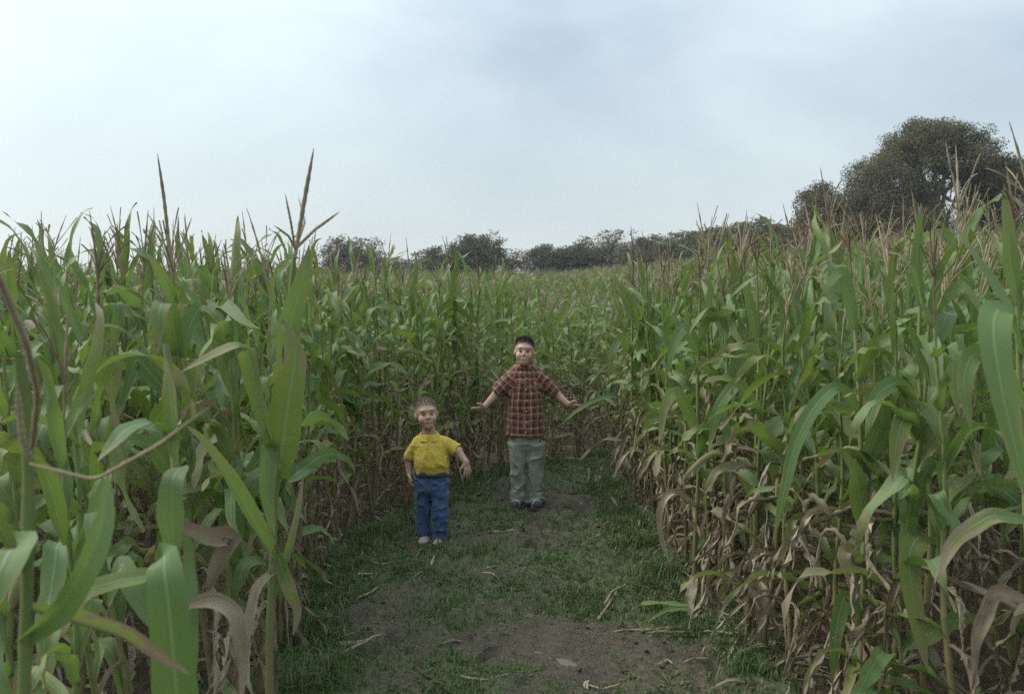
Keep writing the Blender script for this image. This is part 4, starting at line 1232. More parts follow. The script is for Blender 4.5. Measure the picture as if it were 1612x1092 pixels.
def smooth_verts(v, f, it=1, w=.5):
    e = np.concatenate([f[:, [0, 1]], f[:, [1, 2]], f[:, [2, 3]], f[:, [3, 0]]])
    for _ in range(it):
        acc = np.zeros_like(v); n = np.zeros(len(v))
        for a, b in ((0, 1), (1, 0)):
            np.add.at(acc, e[:, a], v[e[:, b]]); np.add.at(n, e[:, a], 1)
        v = v * (1 - w) + w * acc / n[:, None]
    return v

def add_head(F, hc, s, frame, smile):
    """hc: head centre (half-way up), frame rows = head's right, back, up axes"""
    fr = np.array(frame)
    def w(p): return np.array(hc) + (np.array(p) * s) @ fr
    def e(c, r, k, sub=False): F.ell(w(c), np.array(r) * s, k * s, fr, sub)
    e((0, .014, .026), (.073, .088, .080), .01)
    e((0, -.018, -.036), (.057, .062, .064), .02)
    e((0, -.052, -.078), (.024, .022, .020), .03)
    for sg in (-1, 1):
        e((sg * .034, -.053, -.032), (.024, .022, .023), .02)
        e((sg * .073, .012, -.008), (.007, .016, .026), .005)
        e((sg * .066, .008, -.008), (.012, .010, .016), .008)
    e((0, -.069, .027), (.042, .007, .007), .018)
    for sg in (-1, 1): e((sg * .029, -.092, .003), (.016, .012, .009), .012, True)
    F.cone(w((0, -.078, .002)), w((0, -.089, -.022)), .005 * s, .009 * s, .009 * s)
    for sg in (-1, 1): e((sg * .008, -.082, -.025), (.0065, .008, .006), .005)
    e((0, -.074, -.053), (.020, .009, .008), .010)
    return w

def head_colors(v, hc, s, frame, skin, lip, brow, teeth, hair=None):
    q = ((v - np.array(hc)) @ np.array(frame).T) / s
    C = np.tile(np.array(skin), (len(v), 1))
    front = (q[:, 1] < -.04) & (np.abs(q[:, 2]) < .12) & (np.abs(q[:, 0]) < .07)
    def put(m, c, a=1.0):
        m = (m * front)[:, None] * a
        C[:] = C * (1 - m) + np.array(c) * m
    cheeks = np.exp(-((np.abs(q[:, 0]) - .04) / .016) ** 2 - ((q[:, 2] + .028) / .016) ** 2)
    put(cheeks, (0.50, 0.24, 0.17), .45)
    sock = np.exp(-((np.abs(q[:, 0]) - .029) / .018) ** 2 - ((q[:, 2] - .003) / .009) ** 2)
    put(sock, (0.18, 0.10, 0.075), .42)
    sm = .010 * (np.abs(q[:, 0]) / .025) ** 2 if teeth else 0
    put(np.exp(-(q[:, 0] / (.036 if teeth else .024)) ** 4 - ((q[:, 2] + .052 - sm) / (.0095 if teeth else .007)) ** 4), lip, .7)
    if teeth: put(np.exp(-(q[:, 0] / .028) ** 6 - ((q[:, 2] + .0515 - sm) / .0042) ** 6), teeth, .6)
    else: put(np.exp(-(q[:, 0] / .019) ** 6 - ((q[:, 2] + .052) / .003) ** 2), (0.14, 0.05, 0.04), .7)
    put(np.exp(-((np.abs(q[:, 0]) - .031) / .017) ** 4 - ((q[:, 2] - .025 + 12 * (np.abs(q[:, 0]) - .028) ** 2 + .10 * (np.abs(q[:, 0]) - .028)) / .0045) ** 4), brow, .5)
    if hair is not None:
        line = .060 - .62 * np.clip(q[:, 1] + .07, 0, 1) + .10 * np.clip(np.abs(q[:, 0]) - .045, 0, 1)
        hm = sstep(-.006, .010, q[:, 2] - line + .010 * (noise3(q, 160, 4) - .5)) * (q[:, 2] > -.06) * (np.abs(q[:, 0]) < .072)
        C[:] = C * (1 - hm[:, None] * .85) + np.array(hair) * hm[:, None] * .85
    nost = np.exp(-((np.abs(q[:, 0]) - .007) / .004) ** 2 - ((q[:, 2] + .031) / .003) ** 2)
    put(nost, (0.2, 0.09, 0.07), .4)
    return C

def add_hand(F, wrist, d, n, t, s=1.0, curl=(.3, .35, .4, .45), spread=.10):
    """d: towards the fingers, n: out of the palm, t: towards the thumb"""
    d = np.array(d, float); d /= np.linalg.norm(d)
    t = np.array(t, float); t -= d * (t @ d); t /= np.linalg.norm(t)
    nn = np.cross(d, t); nn *= np.sign(nn @ np.array(n, float)) or 1
    W = np.array(wrist, float)
    F.cone(W - d * .012 * s, W + d * .012 * s, .0165 * s, .018 * s, .01)
    F.ell(W + d * .036 * s, (.036 * s, .027 * s, .0125 * s), .010, np.stack([d, t, nn]))
    for i, (off, L, r) in enumerate(((.021, .046, .0070), (.007, .052, .0072), (-.007, .048, .0068), (-.0205, .038, .0062))):
        b0 = W + (d * (.060 - abs(off) * .25) + t * off) * s
        dd = d + t * (off / .021) * spread; dd /= np.linalg.norm(dd)
        c1 = curl[i]
        d1 = dd * math.cos(c1) + nn * math.sin(c1); d2 = dd * math.cos(c1 * 2.2) + nn * math.sin(c1 * 2.2); d3 = dd * math.cos(c1 * 3) + nn * math.sin(c1 * 3)
        p1 = b0 + d1 * L * .45 * s; p2 = p1 + d2 * L * .32 * s; p3 = p2 + d3 * L * .26 * s
        F.cone(b0 - dd * .012 * s, p1, r * 1.08 * s, r * s, .004); F.cone(p1, p2, r * s, r * .92 * s, .003); F.cone(p2, p3, r * .92 * s, r * .8 * s, .003)
    b0 = W + (d * .018 + t * .020) * s
    p1 = b0 + (d * .55 + t * .75 + nn * .25) * .032 * s; p2 = p1 + (d * .85 + t * .4 + nn * .3) * .026 * s
    F.cone(W + (d * .012 + t * .008) * s, b0, .013 * s, .011 * s, .008); F.cone(b0, p1, .0105 * s, .0085 * s, .006); F.cone(p1, p2, .0085 * s, .0068 * s, .004)

def skin_material(name):
    t = NT(name)
    c = t.attr('paint', 'Color')
    n = t.noise(t.coord('Object'), 60, 3)
    c = t.mix(t.rng(n, .3, .7, 0, .18), c, (0.30, 0.13, 0.09))
    return t.finish(t.principled(c, 0.55, 0.35, None, **{'Subsurface Weight': 0.12, 'Subsurface Scale': 0.01, 'Subsurface Radius': (1.0, .4, .25)}))
M['skin'] = skin_material('skin')

def cloth_material(name, c1, c2, scale, rough=.85, weave=900, fade=None, bump=.25):
    t = NT(name)
    co = t.coord('Object')
    n = t.noise(co, scale, 4, .6)
    c = t.mix(t.rng(n, .3, .7), c1, c2)
    if fade: c = t.mix(t.rng(t.noise(co, 7, 2), .5, .75, 0, .6), c, fade)
    return t.finish(t.principled(c, rough, .2, t.bump(t.noise(co, 140, 3), bump, .003), **{'Sheen Weight': 0.15}))
M['yellow'] = cloth_material('yellow_knit', (0.50, 0.36, 0.050), (0.60, 0.45, 0.085), 20)
M['denim'] = cloth_material('blue_denim', (0.040, 0.073, 0.158), (0.068, 0.112, 0.215), 30, fade=(0.11, 0.165, 0.28))
M['khaki'] = cloth_material('grey_green_twill', (0.20, 0.215, 0.175), (0.26, 0.27, 0.225), 18)
M['belt'] = cloth_material('dark_belt', (0.03, 0.03, 0.035), (0.05, 0.045, 0.045), 20, .5)
M['white_shoe'] = cloth_material('white_shoe', (0.30, 0.28, 0.23), (0.46, 0.44, 0.38), 40, .8)
M['navy_shoe'] = cloth_material('navy_shoe', (0.03, 0.035, 0.05), (0.06, 0.065, 0.08), 25, .6)
M['sole'] = cloth_material('shoe_sole', (0.05, 0.048, 0.042), (0.10, 0.09, 0.075), 25, .8)
M['sole_light'] = cloth_material('pale_sole', (0.34, 0.32, 0.27), (0.45, 0.43, 0.37), 25, .8)
M['button'] = cloth_material('shirt_button', (0.55, 0.50, 0.42), (0.62, 0.57, 0.48), 10, .4)
M['hair_dark'] = cloth_material('dark_hair', (0.012, 0.010, 0.009), (0.030, 0.024, 0.020), 90, .6, bump=.9)
M['hair_light'] = cloth_material('light_brown_hair', (0.17, 0.125, 0.085), (0.28, 0.215, 0.155), 90, .7, bump=.9)
M['eye_white'] = cloth_material('eye_white', (0.26, 0.22, 0.19), (0.3, 0.26, 0.22), 10, .7, bump=0.01)
M['iris'] = cloth_material('dark_iris', (0.012, 0.009, 0.007), (0.02, 0.014, 0.01), 10, .6, bump=0.01)

def plaid_material():
    t = NT('red_plaid')
    warp = t.node('ShaderNodeTexNoise'); warp.inputs['Scale'].default_value = 9; t.l.new(t.coord('Object'), warp.inputs['Vector'])
    wv = t.node('ShaderNodeVectorMath', operation='MULTIPLY_ADD'); t.l.new(warp.outputs['Color'], wv.inputs[0]); wv.inputs[1].default_value = (.035, .035, 0); t.l.new(t.coord('UV'), wv.inputs[2])
    sep = t.node('ShaderNodeSeparateXYZ'); t.l.new(wv.outputs[0], sep.inputs[0])
    def stripes(x):
        p = t.math('FRACT', t.math('DIVIDE', x, 0.050))
        def band(c, w): return t.rng(t.math('ABSOLUTE', t.math('SUBTRACT', p, c)), w * .7, w * 1.2, 1, 0)
        return band(.22, .085), band(.62, .20), band(.90, .03)
    cu, du, tu = stripes(sep.outputs[0]); cv, dv, tv = stripes(sep.outputs[1])
    red = (0.20, 0.058, 0.038)
    c = t.mix(t.math('MULTIPLY', t.math('ADD', du, dv), .46), red, (0.036, 0.024, 0.028))
    c = t.mix(t.math('MULTIPLY', t.math('ADD', cu, cv), .5), c, (0.44, 0.35, 0.22))
    c = t.mix(t.math('MULTIPLY', t.math('ADD', tu, tv), .35), c, (0.33, 0.20, 0.12))
    n = t.noise(t.coord('Object'), 15, 3)
    c = t.mix(t.rng(n, .3, .8, 0, .25), c, (0.12, 0.05, 0.045))
    return t.finish(t.principled(c, .85, .2, t.bump(t.noise(t.coord('Object'), 140, 3), .25, .003), **{'Sheen Weight': 0.15}))
M['plaid'] = plaid_material()

def eye(parent, w, sg, s, squint=1.0):
    c = w((sg * .029, -.0715, .002)); n, m = 10, 8
    th, ph = np.meshgrid(np.linspace(0, math.pi, m), np.linspace(0, 2 * math.pi, n, endpoint=False), indexing='ij')
    r = .0086 * s
    v = np.stack([np.sin(th) * np.cos(ph) * r, -np.cos(th) * r, np.sin(th) * np.sin(ph) * r], -1).reshape(-1, 3)
    i, j = np.meshgrid(np.arange(m - 1), np.arange(n), indexing='ij')
    f = np.stack([i * n + j, i * n + (j + 1) % n, (i + 1) * n + (j + 1) % n, (i + 1) * n + j], -1).reshape(-1, 4)
    mi = (f[:, 0] // n < 5).astype(int)
    obj('eye', mesh_from('eye', v, f, [M['eye_white'], M['iris']], None, mi), parent, c, None, (1.35, 1, squint))

def garment(name, F, mats, parent, uvfun=None, sm=1):
    v, f = F.mesh(); v = smooth_verts(v, f, sm, .5)
    cuv = uvfun(v, f) if uvfun else None
    return obj(name, mesh_from(name, v, f, [M[mats]], corner_uv=cuv), parent)

def shoe(parent, c, yaw, L, W, upper, sole, stripe=None):
    F = Field((-.09, -.18, -.02), (.09, .14, .14), .004)
    hl, hw = L / 2, W / 2
    F.ell((0, -.25 * L, .030), (hw, .30 * L, .036), .02); F.ell((0, .18 * L, .036), (hw * .86, .32 * L, .042), .03)
    F.cone((0, .20 * L, .03), (0, .26 * L, .085), hw * .74, hw * .66, .02)
    sl, p = F._region((-.09, -.18, -.02), (.09, .14, .14))
    F.f[sl] = np.maximum(F.f[sl], .010 - p[..., 2])
    v, f = F.mesh(); v = smooth_verts(v, f, 1)
    mi = None
    if stripe:
        fc = v[f].mean(1)
        mi = ((fc[:, 1] < -.36 * L) | (np.abs(fc[:, 0]) > hw * .55) & (fc[:, 2] < .055) & (np.sin(fc[:, 1] * 110) > -.2) | (fc[:, 1] > .3 * L)).astype(int)
    o = obj('shoe', mesh_from('shoe', v, f, [M[upper]] + ([M[stripe]] if stripe else []), None, mi), parent, c, (0, 0, yaw))
    n = 28; a = np.linspace(0, 2 * math.pi, n, endpoint=False)
    x = np.cos(a) * hw * 1.04 * (1 - .12 * (np.sin(a) > 0)); y = np.sin(a) * hl * 1.03 - .01
    V = np.concatenate([np.stack([x, y, np.full(n, zz)], -1) for zz in (-.004, .016)])
    Fq = np.array([[i, (i + 1) % n, n + (i + 1) % n, n + i] for i in range(n)])
    caps = [np.array([[i + k * n, (i + 1) % n + k * n, k * n]  for i in range(1, n - 1)]) for k in (0, 1)]
    lc = MB()
    for q_ in range(4):
        yy0 = -.16 * L + q_ * .085 * L; zz0 = .058 + q_ * .008
        lc.add(*tube(np.array([[-hw * .42, yy0, zz0 - .006], [0, yy0 - .004, zz0 + .006], [hw * .42, yy0, zz0 - .006]]), .0032, 5))
    obj('laces', lc.mesh('laces', [M['button']]), o)
    obj('sole', mesh_from('sole', V, [Fq] + caps, [M[sole]], smooth=False), o)
    return o

def hair_strands(parent, w, HS, mat, n, ltop, lside, seed, line0=.066, messy=.5):
    """short hair: thousands of fine tapering strands growing from the scalp, one mesh"""
    r = np.random.default_rng(seed)
    d = r.normal(size=(n * 3, 3)); d /= np.linalg.norm(d, axis=1, keepdims=True)
    q = d * np.array([.073, .088, .080]) + np.array([0, .014, .026])
    line = line0 - .55 * np.clip(q[:, 1] + .07, 0, 1) + .25 * np.clip(np.abs(q[:, 0]) - .045, 0, 1)
    edge = q[:, 2] - line
    k = (edge > .006 * r.normal(size=len(q))) & (q[:, 2] > -.055)
    q, d, edge = q[k][:n], d[k][:n], edge[k][:n]
    m = len(q)
    up = np.clip((q[:, 2] - .03) / .06, 0, 1)
    L = (lside + (ltop - lside) * up) * r.uniform(.7, 1.25, m) * (.5 + .5 * np.clip(edge / .02, 0, 1))
    t_ = d + r.normal(size=(m, 3)) * messy * .5 + np.array([0, .1, .25]) * up[:, None] - np.array([0, -.25, .6]) * (1 - up[:, None])
    t_ /= np.linalg.norm(t_, axis=1, keepdims=True)
    sd = np.cross(t_, r.normal(size=(m, 3))); sd /= np.linalg.norm(sd, axis=1, keepdims=True)
    wd = .0011
    q = q - d * .002
    v = np.stack([q - sd * wd, q + sd * wd, q + t_ * L[:, None]], 1).reshape(-1, 3)
    v = np.array([0., 0, 0]) + w(v)
    o = obj('hair', mesh_from('hair', v, np.arange(m * 3).reshape(-1, 3), [M[mat]], smooth=False), parent)
    return o

def frame_rot(yaw, tilt, nod):
    m = Euler((nod, tilt, yaw)).to_matrix()
    return np.array(m).T

# ---- the taller boy in the plaid shirt
oy = 7.24
for _ in range(6): oy = FPX * (CAM_H - float(ground_z((826 - 806) / FPX * oy, oy)) + .0) / 357
ox = (826 - 806) / FPX * oy
boy = thing('person', 'smiling boy in a red plaid shirt standing with both arms spread', 'person', (ox, oy, float(ground_z(ox, oy)) - .004))
boy.scale = (oy / 7.24 * .95, oy / 7.24 * .95, oy / 7.24)
FR = frame_rot(R(-3), R(2), R(-6)); HC, HS = (-.003, -.03, 1.141), 1.0
F = Field((-.46, -.20, -.01), (.50, .18, 1.27), .0038)
F.loft([(.01, 0, .40, .09, .055), (.005, 0, .6, .105, .075), (0, 0, .85, .10, .070), (0, 0, .94, .070, .055)], .02)
w = add_head(F, HC, HS, FR, True)
F.cone((0, .005, 1.10), (0, .015, .97), .043, .050, .02)
EL, WL = (-.212, -.015, .838), (-.305, -.06, .748)
ER, WR = (.242, -.015, .833), (.330, -.06, .764)
F.cone((-.08, 0, .968), EL, .034, .033, .02); F.cone(EL, WL, .033, .0215, .015)
F.cone((.08, 0, .968), ER, .034, .033, .02); F.cone(ER, WR, .033, .0215, .015)
add_hand(F, WL, (-.80, -.35, -.35), (-.1, -.6, .8), (-.2, -.8, .55), 1.0, (.25, .35, .4, .5), .16)
add_hand(F, WR, (.86, -.30, -.30), (.1, -.6, .8), (.2, -.8, .55), 1.0, (.2, .3, .38, .45), .16)
for sg, cx in ((-1, -.048), (1, .085)):
    F.cone((cx, 0, .45), (cx, 0, .25), .050, .042, .02); F.cone((cx, 0, .25), (cx, 0, .05), .045, .03, .02); F.cone((cx, 0, .05), (cx, -.05, .03), .03, .022, .02)
v, f = F.mesh(); v = smooth_verts(v, f, 1, .4)
skin = head_colors(v, HC, HS, FR, (0.50, 0.325, 0.24), (0.26, 0.075, 0.065), (0.07, 0.045, 0.035), (0.62, 0.56, 0.48), (0.035, 0.026, 0.02))
body = obj('body', mesh_from('body', v, f, [M['skin']], attrs={'paint': skin}), boy)
for sg in (-1, 1): eye(boy, w, sg, HS, .55)
# hair: short, dark, standing up on top
hair_strands(boy, w, HS, 'hair_dark', 5200, .019, .005, 3)
# shirt
TOR = [(.012, 0, .523, .148, .104), (.010, 0, .64, .138, .098), (.005, 0, .78, .130, .092), (0, 0, .90, .127, .088), (0, .005, .985, .112, .078), (0, .01, 1.03, .080, .066), (0, .01, 1.052, .056, .056)]
SHL, SHR = ((-.075, 0, .985), (-.215, -.018, .840)), ((.075, 0, .985), (.245, -.018, .836))
F = Field((-.34, -.18, .50), (.36, .18, 1.09), .0045)
F.loft(TOR, .0)
F.cone(*SHL, .056, .051, .025, True); F.cone(*SHR, .056, .051, .025, True)
F.wrinkle(.012, 11, 3, (1, 1, .35)); F.wrinkle(.004, 22, 8, (.8, .8, 1.0))
def plaid_uv(v, f):
    c = v[f].mean(1)
    def arm(a, b):
        a, b = np.array(a), np.array(b); ba = b - a; L = np.linalg.norm(ba); ax = ba / L
        t = (c - a) @ ax
        rad = np.linalg.norm(c - a - t[:, None] * ax, axis=1)
        side = np.cross(ax, (0, 1, 0)); side /= np.linalg.norm(side); fr = np.cross(side, ax)
        vv = v[f] - a
        return (t > .035) & (rad < .085), np.stack([np.arctan2(vv @ side, vv @ fr) * .062 * 1.0, vv @ ax], -1)
    uv = np.stack([np.arctan2(v[:, 0] - .005, -v[:, 1] * 1.35) * .135, v[:, 2]], -1)[f]
    for s_ in (SHL, SHR):
        m, u2 = arm(*s_); uv[m] = u2[m]
    return uv.reshape(-1, 2)
shirt = garment('plaid_shirt', F, 'plaid', boy, plaid_uv)
def front_y(rings, x, z):
    g = np.array(rings); cx, cy, rx, ry = [np.interp(z, g[:, 2], g[:, i]) for i in (0, 1, 3, 4)]
    return cy - ry * max(0, 1 - abs((x - cx) / rx) ** 2.4) ** (1 / 2.4)
F = Field((-.10, -.12, 1.0), (.10, .11, 1.10), .003)
sl, p = F._region((-.10, -.12, 1.0), (.10, .11, 1.10))
zz = p[..., 2] - .033; rr = np.hypot(p[..., 0] / 1.05, (p[..., 1] - .008))
prof = .068 - (zz - 1.0) * .35
d = np.abs(rr - prof) - .0055
d = np.maximum(d, np.maximum(.995 + .012 * (p[..., 1] > 0) - .012 * np.clip(-p[..., 1] / .06, 0, 1) - zz, zz - 1.036 - .01 * np.clip(p[..., 1] / .06, -1, 1)))
d = np.maximum(d, (.012 - np.abs(p[..., 0])) * (p[..., 1] < 0) - 1 * (p[..., 1] >= 0))
F.f[sl] = d
garment('collar', F, 'plaid', shirt, lambda v, f: np.stack([np.arctan2(v[:, 0], -v[:, 1]) * .07, v[:, 2]], -1)[f].reshape(-1, 2))
bn = 9; a = np.linspace(0, 2 * math.pi, bn, endpoint=False)
bv = np.concatenate([np.stack([np.cos(a) * .0058, np.full(bn, yy), np.sin(a) * .0058], -1) for yy in (0, -.004)])
bme = mesh_from('button', bv, [np.array([[i, (i + 1) % bn, bn + (i + 1) % bn, bn + i] for i in range(bn)]), np.array([[bn, bn + i, bn + i + 1] for i in range(1, bn - 1)])], [M['button']], smooth=False)
for z in (.955, .875, .795, .715, .635, .565):
    x = .012 + .004 * math.sin(z * 40)
    obj('button', bme, shirt, (x, front_y(TOR, x, z) - .003, z))
# trousers
F = Field((-.20, -.16, .03), (.22, .16, .60), .0045)
F.loft([(.014, 0, .37, .06, .05), (.014, 0, .43, .128, .086), (.012, 0, .56, .120, .080)], 0)
F.loft([(-.046, -.005, .045, .063, .070), (-.048, -.01, .10, .060, .066), (-.056, -.012, .28, .065, .072), (-.058, 0, .47, .076, .086)], .012)
F.loft([(.094, -.01, .045, .060, .070), (.094, -.012, .10, .058, .066), (.090, -.016, .28, .064, .072), (.087, 0, .47, .074, .086)], .012)
F.wrinkle(.014, 12, 13, (.8, .8, .8)); F.wrinkle(.013, 15, 17, (.45, .45, 1.6), lambda p: np.clip((.2 - p[:, 2]) / .12, 0.1, 1))
garment('trousers', F, 'khaki', boy).scale = (.94, .96, 1)
for cx, yaw in ((-.058, R(-14)), (.082, R(12))):
    shoe(boy, (cx, -.045, .004), yaw, .20, .080, 'white_shoe', 'sole', 'navy_shoe')

# ---- the small boy in yellow
yy_ = 6.2
for _ in range(6): yy_ = FPX * (CAM_H - float(ground_z((677 - 806) / FPX * yy_, yy_))) / 421
yx = (677 - 806) / FPX * yy_
kid = thing('person', 'small boy in a yellow polo shirt and blue jeans walking along the path', 'person', (yx, yy_, float(ground_z(yx, yy_)) - .006))
kid.scale = (yy_ / 6.2,) * 3
FR = frame_rot(R(12), R(-5), R(-6)); HC, HS = (-.024, -.026, .846), .93
F = Field((-.24, -.20, -.01), (.34, .22, .99), .0036)
F.loft([(.003, 0, .36, .07, .045), (0, 0, .5, .082, .065), (0, 0, .62, .078, .055), (0, 0, .67, .055, .04)], .02)
w = add_head(F, HC, HS, FR, False)
F.cone((-.020, .004, .82), (-.008, .012, .69), .037, .044, .02)
E2, W2 = (.172, -.015, .612), (.222, -.05, .548)
F.cone((.080, 0, .655), E2, .024, .027, .02); F.cone(E2, W2, .0265, .0185, .012)
add_hand(F, W2, (.22, -.15, -.95), (.3, .5, .1), (-.85, -.35, -.1), .86, (.12, .16, .2, .25), .26)
E1, W1 = (-.146, .030, .555), (-.138, .012, .468)
F.cone((-.080, .004, .652), E1, .024, .027, .02); F.cone(E1, W1, .0265, .0185, .012)
add_hand(F, W1, (.05, -.15, -.98), (.9, .1, 0), (.1, -.95, -.1), .86)
for cx, cy in ((-.048, .03), (.055, -.03)):
    F.cone((cx, 0, .40), (cx, cy, .22), .045, .034, .03); F.cone((cx, cy, .22), (cx, cy, .05), .034, .024, .02); F.cone((cx, cy, .05), (cx, cy - .04, .03), .024, .018, .02)
v, f = F.mesh(); v = smooth_verts(v, f, 1, .4)
skin = head_colors(v, HC, HS, FR, (0.49, 0.32, 0.235), (0.36, 0.15, 0.13), (0.13, 0.085, 0.06), None, (0.19, 0.135, 0.095))
obj('body', mesh_from('body', v, f, [M['skin']], attrs={'paint': skin}), kid)
for sg in (-1, 1): eye(kid, w, sg, HS * .85, .62)
hair_strands(kid, w, HS, 'hair_light', 5200, .014, .006, 4, .064, .8)
KT = [(.002, 0, .474, .104, .084), (.002, -.006, .53, .110, .090), (0, -.004, .60, .108, .084), (-.003, 0, .655, .102, .070), (-.006, .004, .695, .072, .056), (-.008, .006, .715, .050, .048)]
F = Field((-.22, -.15, .44), (.24, .15, .76), .004)
F.loft(KT, 0)
F.cone((-.078, 0, .662), (-.140, .022, .565), .043, .042, .018, True); F.cone((.078, 0, .662), (.160, -.012, .618), .042, .040, .018, True)
F.wrinkle(.011, 13, 33, (1, 1, .5)); F.wrinkle(.003, 26, 38)
polo = garment('yellow_polo', F, 'yellow', kid)
F = Field((-.09, -.10, .67), (.08, .09, .75), .003)
sl, p = F._region((-.09, -.10, .67), (.08, .09, .75))
zz = p[..., 2]; rr = np.hypot((p[..., 0] + .010) / 1.08, p[..., 1] - .008)
prof = .062 - (zz - .70) * .55
d = np.abs(rr - prof) - .0050
d = np.maximum(d, np.maximum(.694 - .016 * np.clip(-p[..., 1] / .05, 0, 1) - zz, zz - .722 - .012 * np.clip(p[..., 1] / .05, -1, 1)))
d = np.maximum(d, (.010 - np.abs(p[..., 0] + .006)) * (p[..., 1] < 0) - 1 * (p[..., 1] >= 0))
F.f[sl] = d
garment('collar', F, 'yellow', polo)
for z in (.672, .640):
    obj('button', bme, polo, (-.006, front_y(KT, -.006, z) - .002, z), None, (.8, .8, .8))
F = Field((-.16, -.15, .02), (.18, .16, .52), .004)
F.loft([(.003, 0, .30, .04, .04), (.003, 0, .37, .100, .078), (.003, -.003, .484, .099, .080)], 0)
F.loft([(-.044, .035, .036, .046, .054), (-.046, .03, .09, .045, .050), (-.050, .022, .22, .050, .055), (-.052, .005, .42, .056, .074)], .012)
F.loft([(.054, -.030, .036, .047, .056), (.056, -.034, .09, .047, .052), (.058, -.036, .22, .052, .057), (.056, -.005, .42, .058, .075)], .012)
F.wrinkle(.012, 14, 43, (.8, .8, .9)); F.wrinkle(.011, 19, 47, (.45, .45, 1.6), lambda p: np.clip((.15 - p[:, 2]) / .10, 0.1, 1))
jeans = garment('jeans', F, 'denim', kid)
F = Field((-.14, -.12, .44), (.15, .12, .50), .0035)
sl, p = F._region((-.14, -.12, .44), (.15, .12, .50))
q = (np.abs((p[..., 0] - .003) / .1035) ** 2.4 + np.abs((p[..., 1] + .003) / .0835) ** 2.4) ** (1 / 2.4)
F.f[sl] = np.maximum(np.abs((q - 1) * .084) - .0045, np.abs(p[..., 2] - .468) - .010)
garment('belt', F, 'belt', jeans)
for cx, cy, yaw in ((-.040, .005, R(-10)), (.046, -.070, R(6))):
    shoe(kid, (cx, cy, .004), yaw, .155, .070, 'white_shoe', 'sole_light')

# ------------------------------------------------------------------ grass, weeds, litter
def grass_material(name, c1, c2, c3):
    t = NT(name)
    r = t.attr('plant')
    c = t.mix(t.rng(r, .1, .6), c1, c2); c = t.mix(t.rng(r, .86, .95), c, c3)
    a = t.principled(c, .6, .25)
    b = t.node('ShaderNodeBsdfTranslucent'); t.sock(b.inputs['Color'], c)
    mx = t.node('ShaderNodeMixShader'); mx.inputs[0].default_value = .3
    t.l.new(a, mx.inputs[1]); t.l.new(b.outputs[0], mx.inputs[2])
    return t.finish(mx.outputs[0])
M['grass'] = grass_material('grass_blades', (0.062, 0.118, 0.038), (0.098, 0.150, 0.050), (0.26, 0.22, 0.12))
M['weed'] = grass_material('weed_leaves', (0.066, 0.115, 0.038), (0.10, 0.148, 0.05), (0.18, 0.16, 0.07))

def near_path_points(n, y0, y1, seed):
    r = np.random.default_rng(seed)
    x = r.uniform(-1.6, 1.9, n); y = r.uniform(y0, y1, n)
    return x, y, r
x, y, r = near_path_points(420000, 3.4, 11.0, 5)
s = path_sd(x, y)
cov = path_cover(x, y)
clump = sstep(.40, .72, fbm2(x, y, 7, 3, 91))
prob = np.where(s < 0, cov ** 1.2 * (.30 + .70 * clump), 0) + np.where((s >= -.25) & (s < .55), .40 * clump * (1 - sstep(.1, .55, s)), 0)
prob *= np.clip(6.5 / y, .5, 1.2)
k = r.random(len(x)) < prob * .62
x, y, s, cov = x[k], y[k], s[k], cov[k]
n = len(x); print('grass blades', n)
h = r.uniform(.010, .050, n) * (.5 + 1.0 * noise2(x, y, 5.0, 97)) * (.6 + .8 * np.clip(cov, 0, 1)) * np.where(np.abs(s) < .3, 1.35, .85)
az = r.uniform(0, 6.28, n); lean = r.uniform(.1, .9, n); wd = r.uniform(.0016, .0036, n)
dirv = np.stack([np.cos(az), np.sin(az), 0 * az], -1); side = np.stack([-np.sin(az), np.cos(az), 0 * az], -1)
root_ = np.stack([x, y, ground_z(x, y) - .006], -1)
mid = root_ + dirv * (h * .35 * lean)[:, None] + np.array([0, 0, 1]) * (h * .62)[:, None]
tip = root_ + dirv * (h * 1.05 * lean)[:, None] + np.array([0, 0, 1]) * (h * (1.0 - .45 * lean))[:, None]
V = np.stack([root_ - side * wd[:, None], root_ + side * wd[:, None], mid + side * wd[:, None] * .8, mid - side * wd[:, None] * .8, tip], 1).reshape(-1, 3)
b = np.arange(n) * 5
me = mesh_from('grass', V, [np.stack([b, b + 1, b + 2, b + 3], -1), np.stack([b + 3, b + 2, b + 4], -1)], [M['grass']], attrs={'plant': np.repeat(r.random(n), 5)})
tag(obj('grass', me), 'short dark green grass along the muddy path', 'grass', kind='stuff')

# low broad-leaved weeds
x, y, r = near_path_points(60000, 3.4, 10.5, 15)
s = path_sd(x, y); cov = path_cover(x, y)
k = (s < .2) & (r.random(len(x)) < (.10 + .9 * cov) * sstep(.45, .7, fbm2(x, y, 4, 3, 95)) * .30 * np.clip(6 / y, .4, 1.2))
x, y = x[k], y[k]; n = len(x)
per = 5
xx = np.repeat(x, per) + r.normal(0, .012, n * per); yy = np.repeat(y, per) + r.normal(0, .012, n * per)
az = r.uniform(0, 6.28, n * per); L = r.uniform(.010, .026, n * per); el = r.uniform(.1, .9, n * per)
d = np.stack([np.cos(az) * np.cos(el), np.sin(az) * np.cos(el), np.sin(el)], -1); sd_ = np.stack([-np.sin(az), np.cos(az), 0 * az], -1)
p0 = np.stack([xx, yy, ground_z(xx, yy) + .002], -1)
V = np.stack([p0, p0 + d * (L * .55)[:, None] + sd_ * (L * .33)[:, None], p0 + d * L[:, None], p0 + d * (L * .55)[:, None] - sd_ * (L * .33)[:, None]], 1).reshape(-1, 3)
me = mesh_from('weeds', V, np.arange(n * per * 4).reshape(-1, 4), [M['weed']], None, None, False, {'plant': np.repeat(r.random(n * per), 4)})
tag(obj('weeds', me), 'tiny low weeds spreading over the mud', 'weeds', kind='stuff')

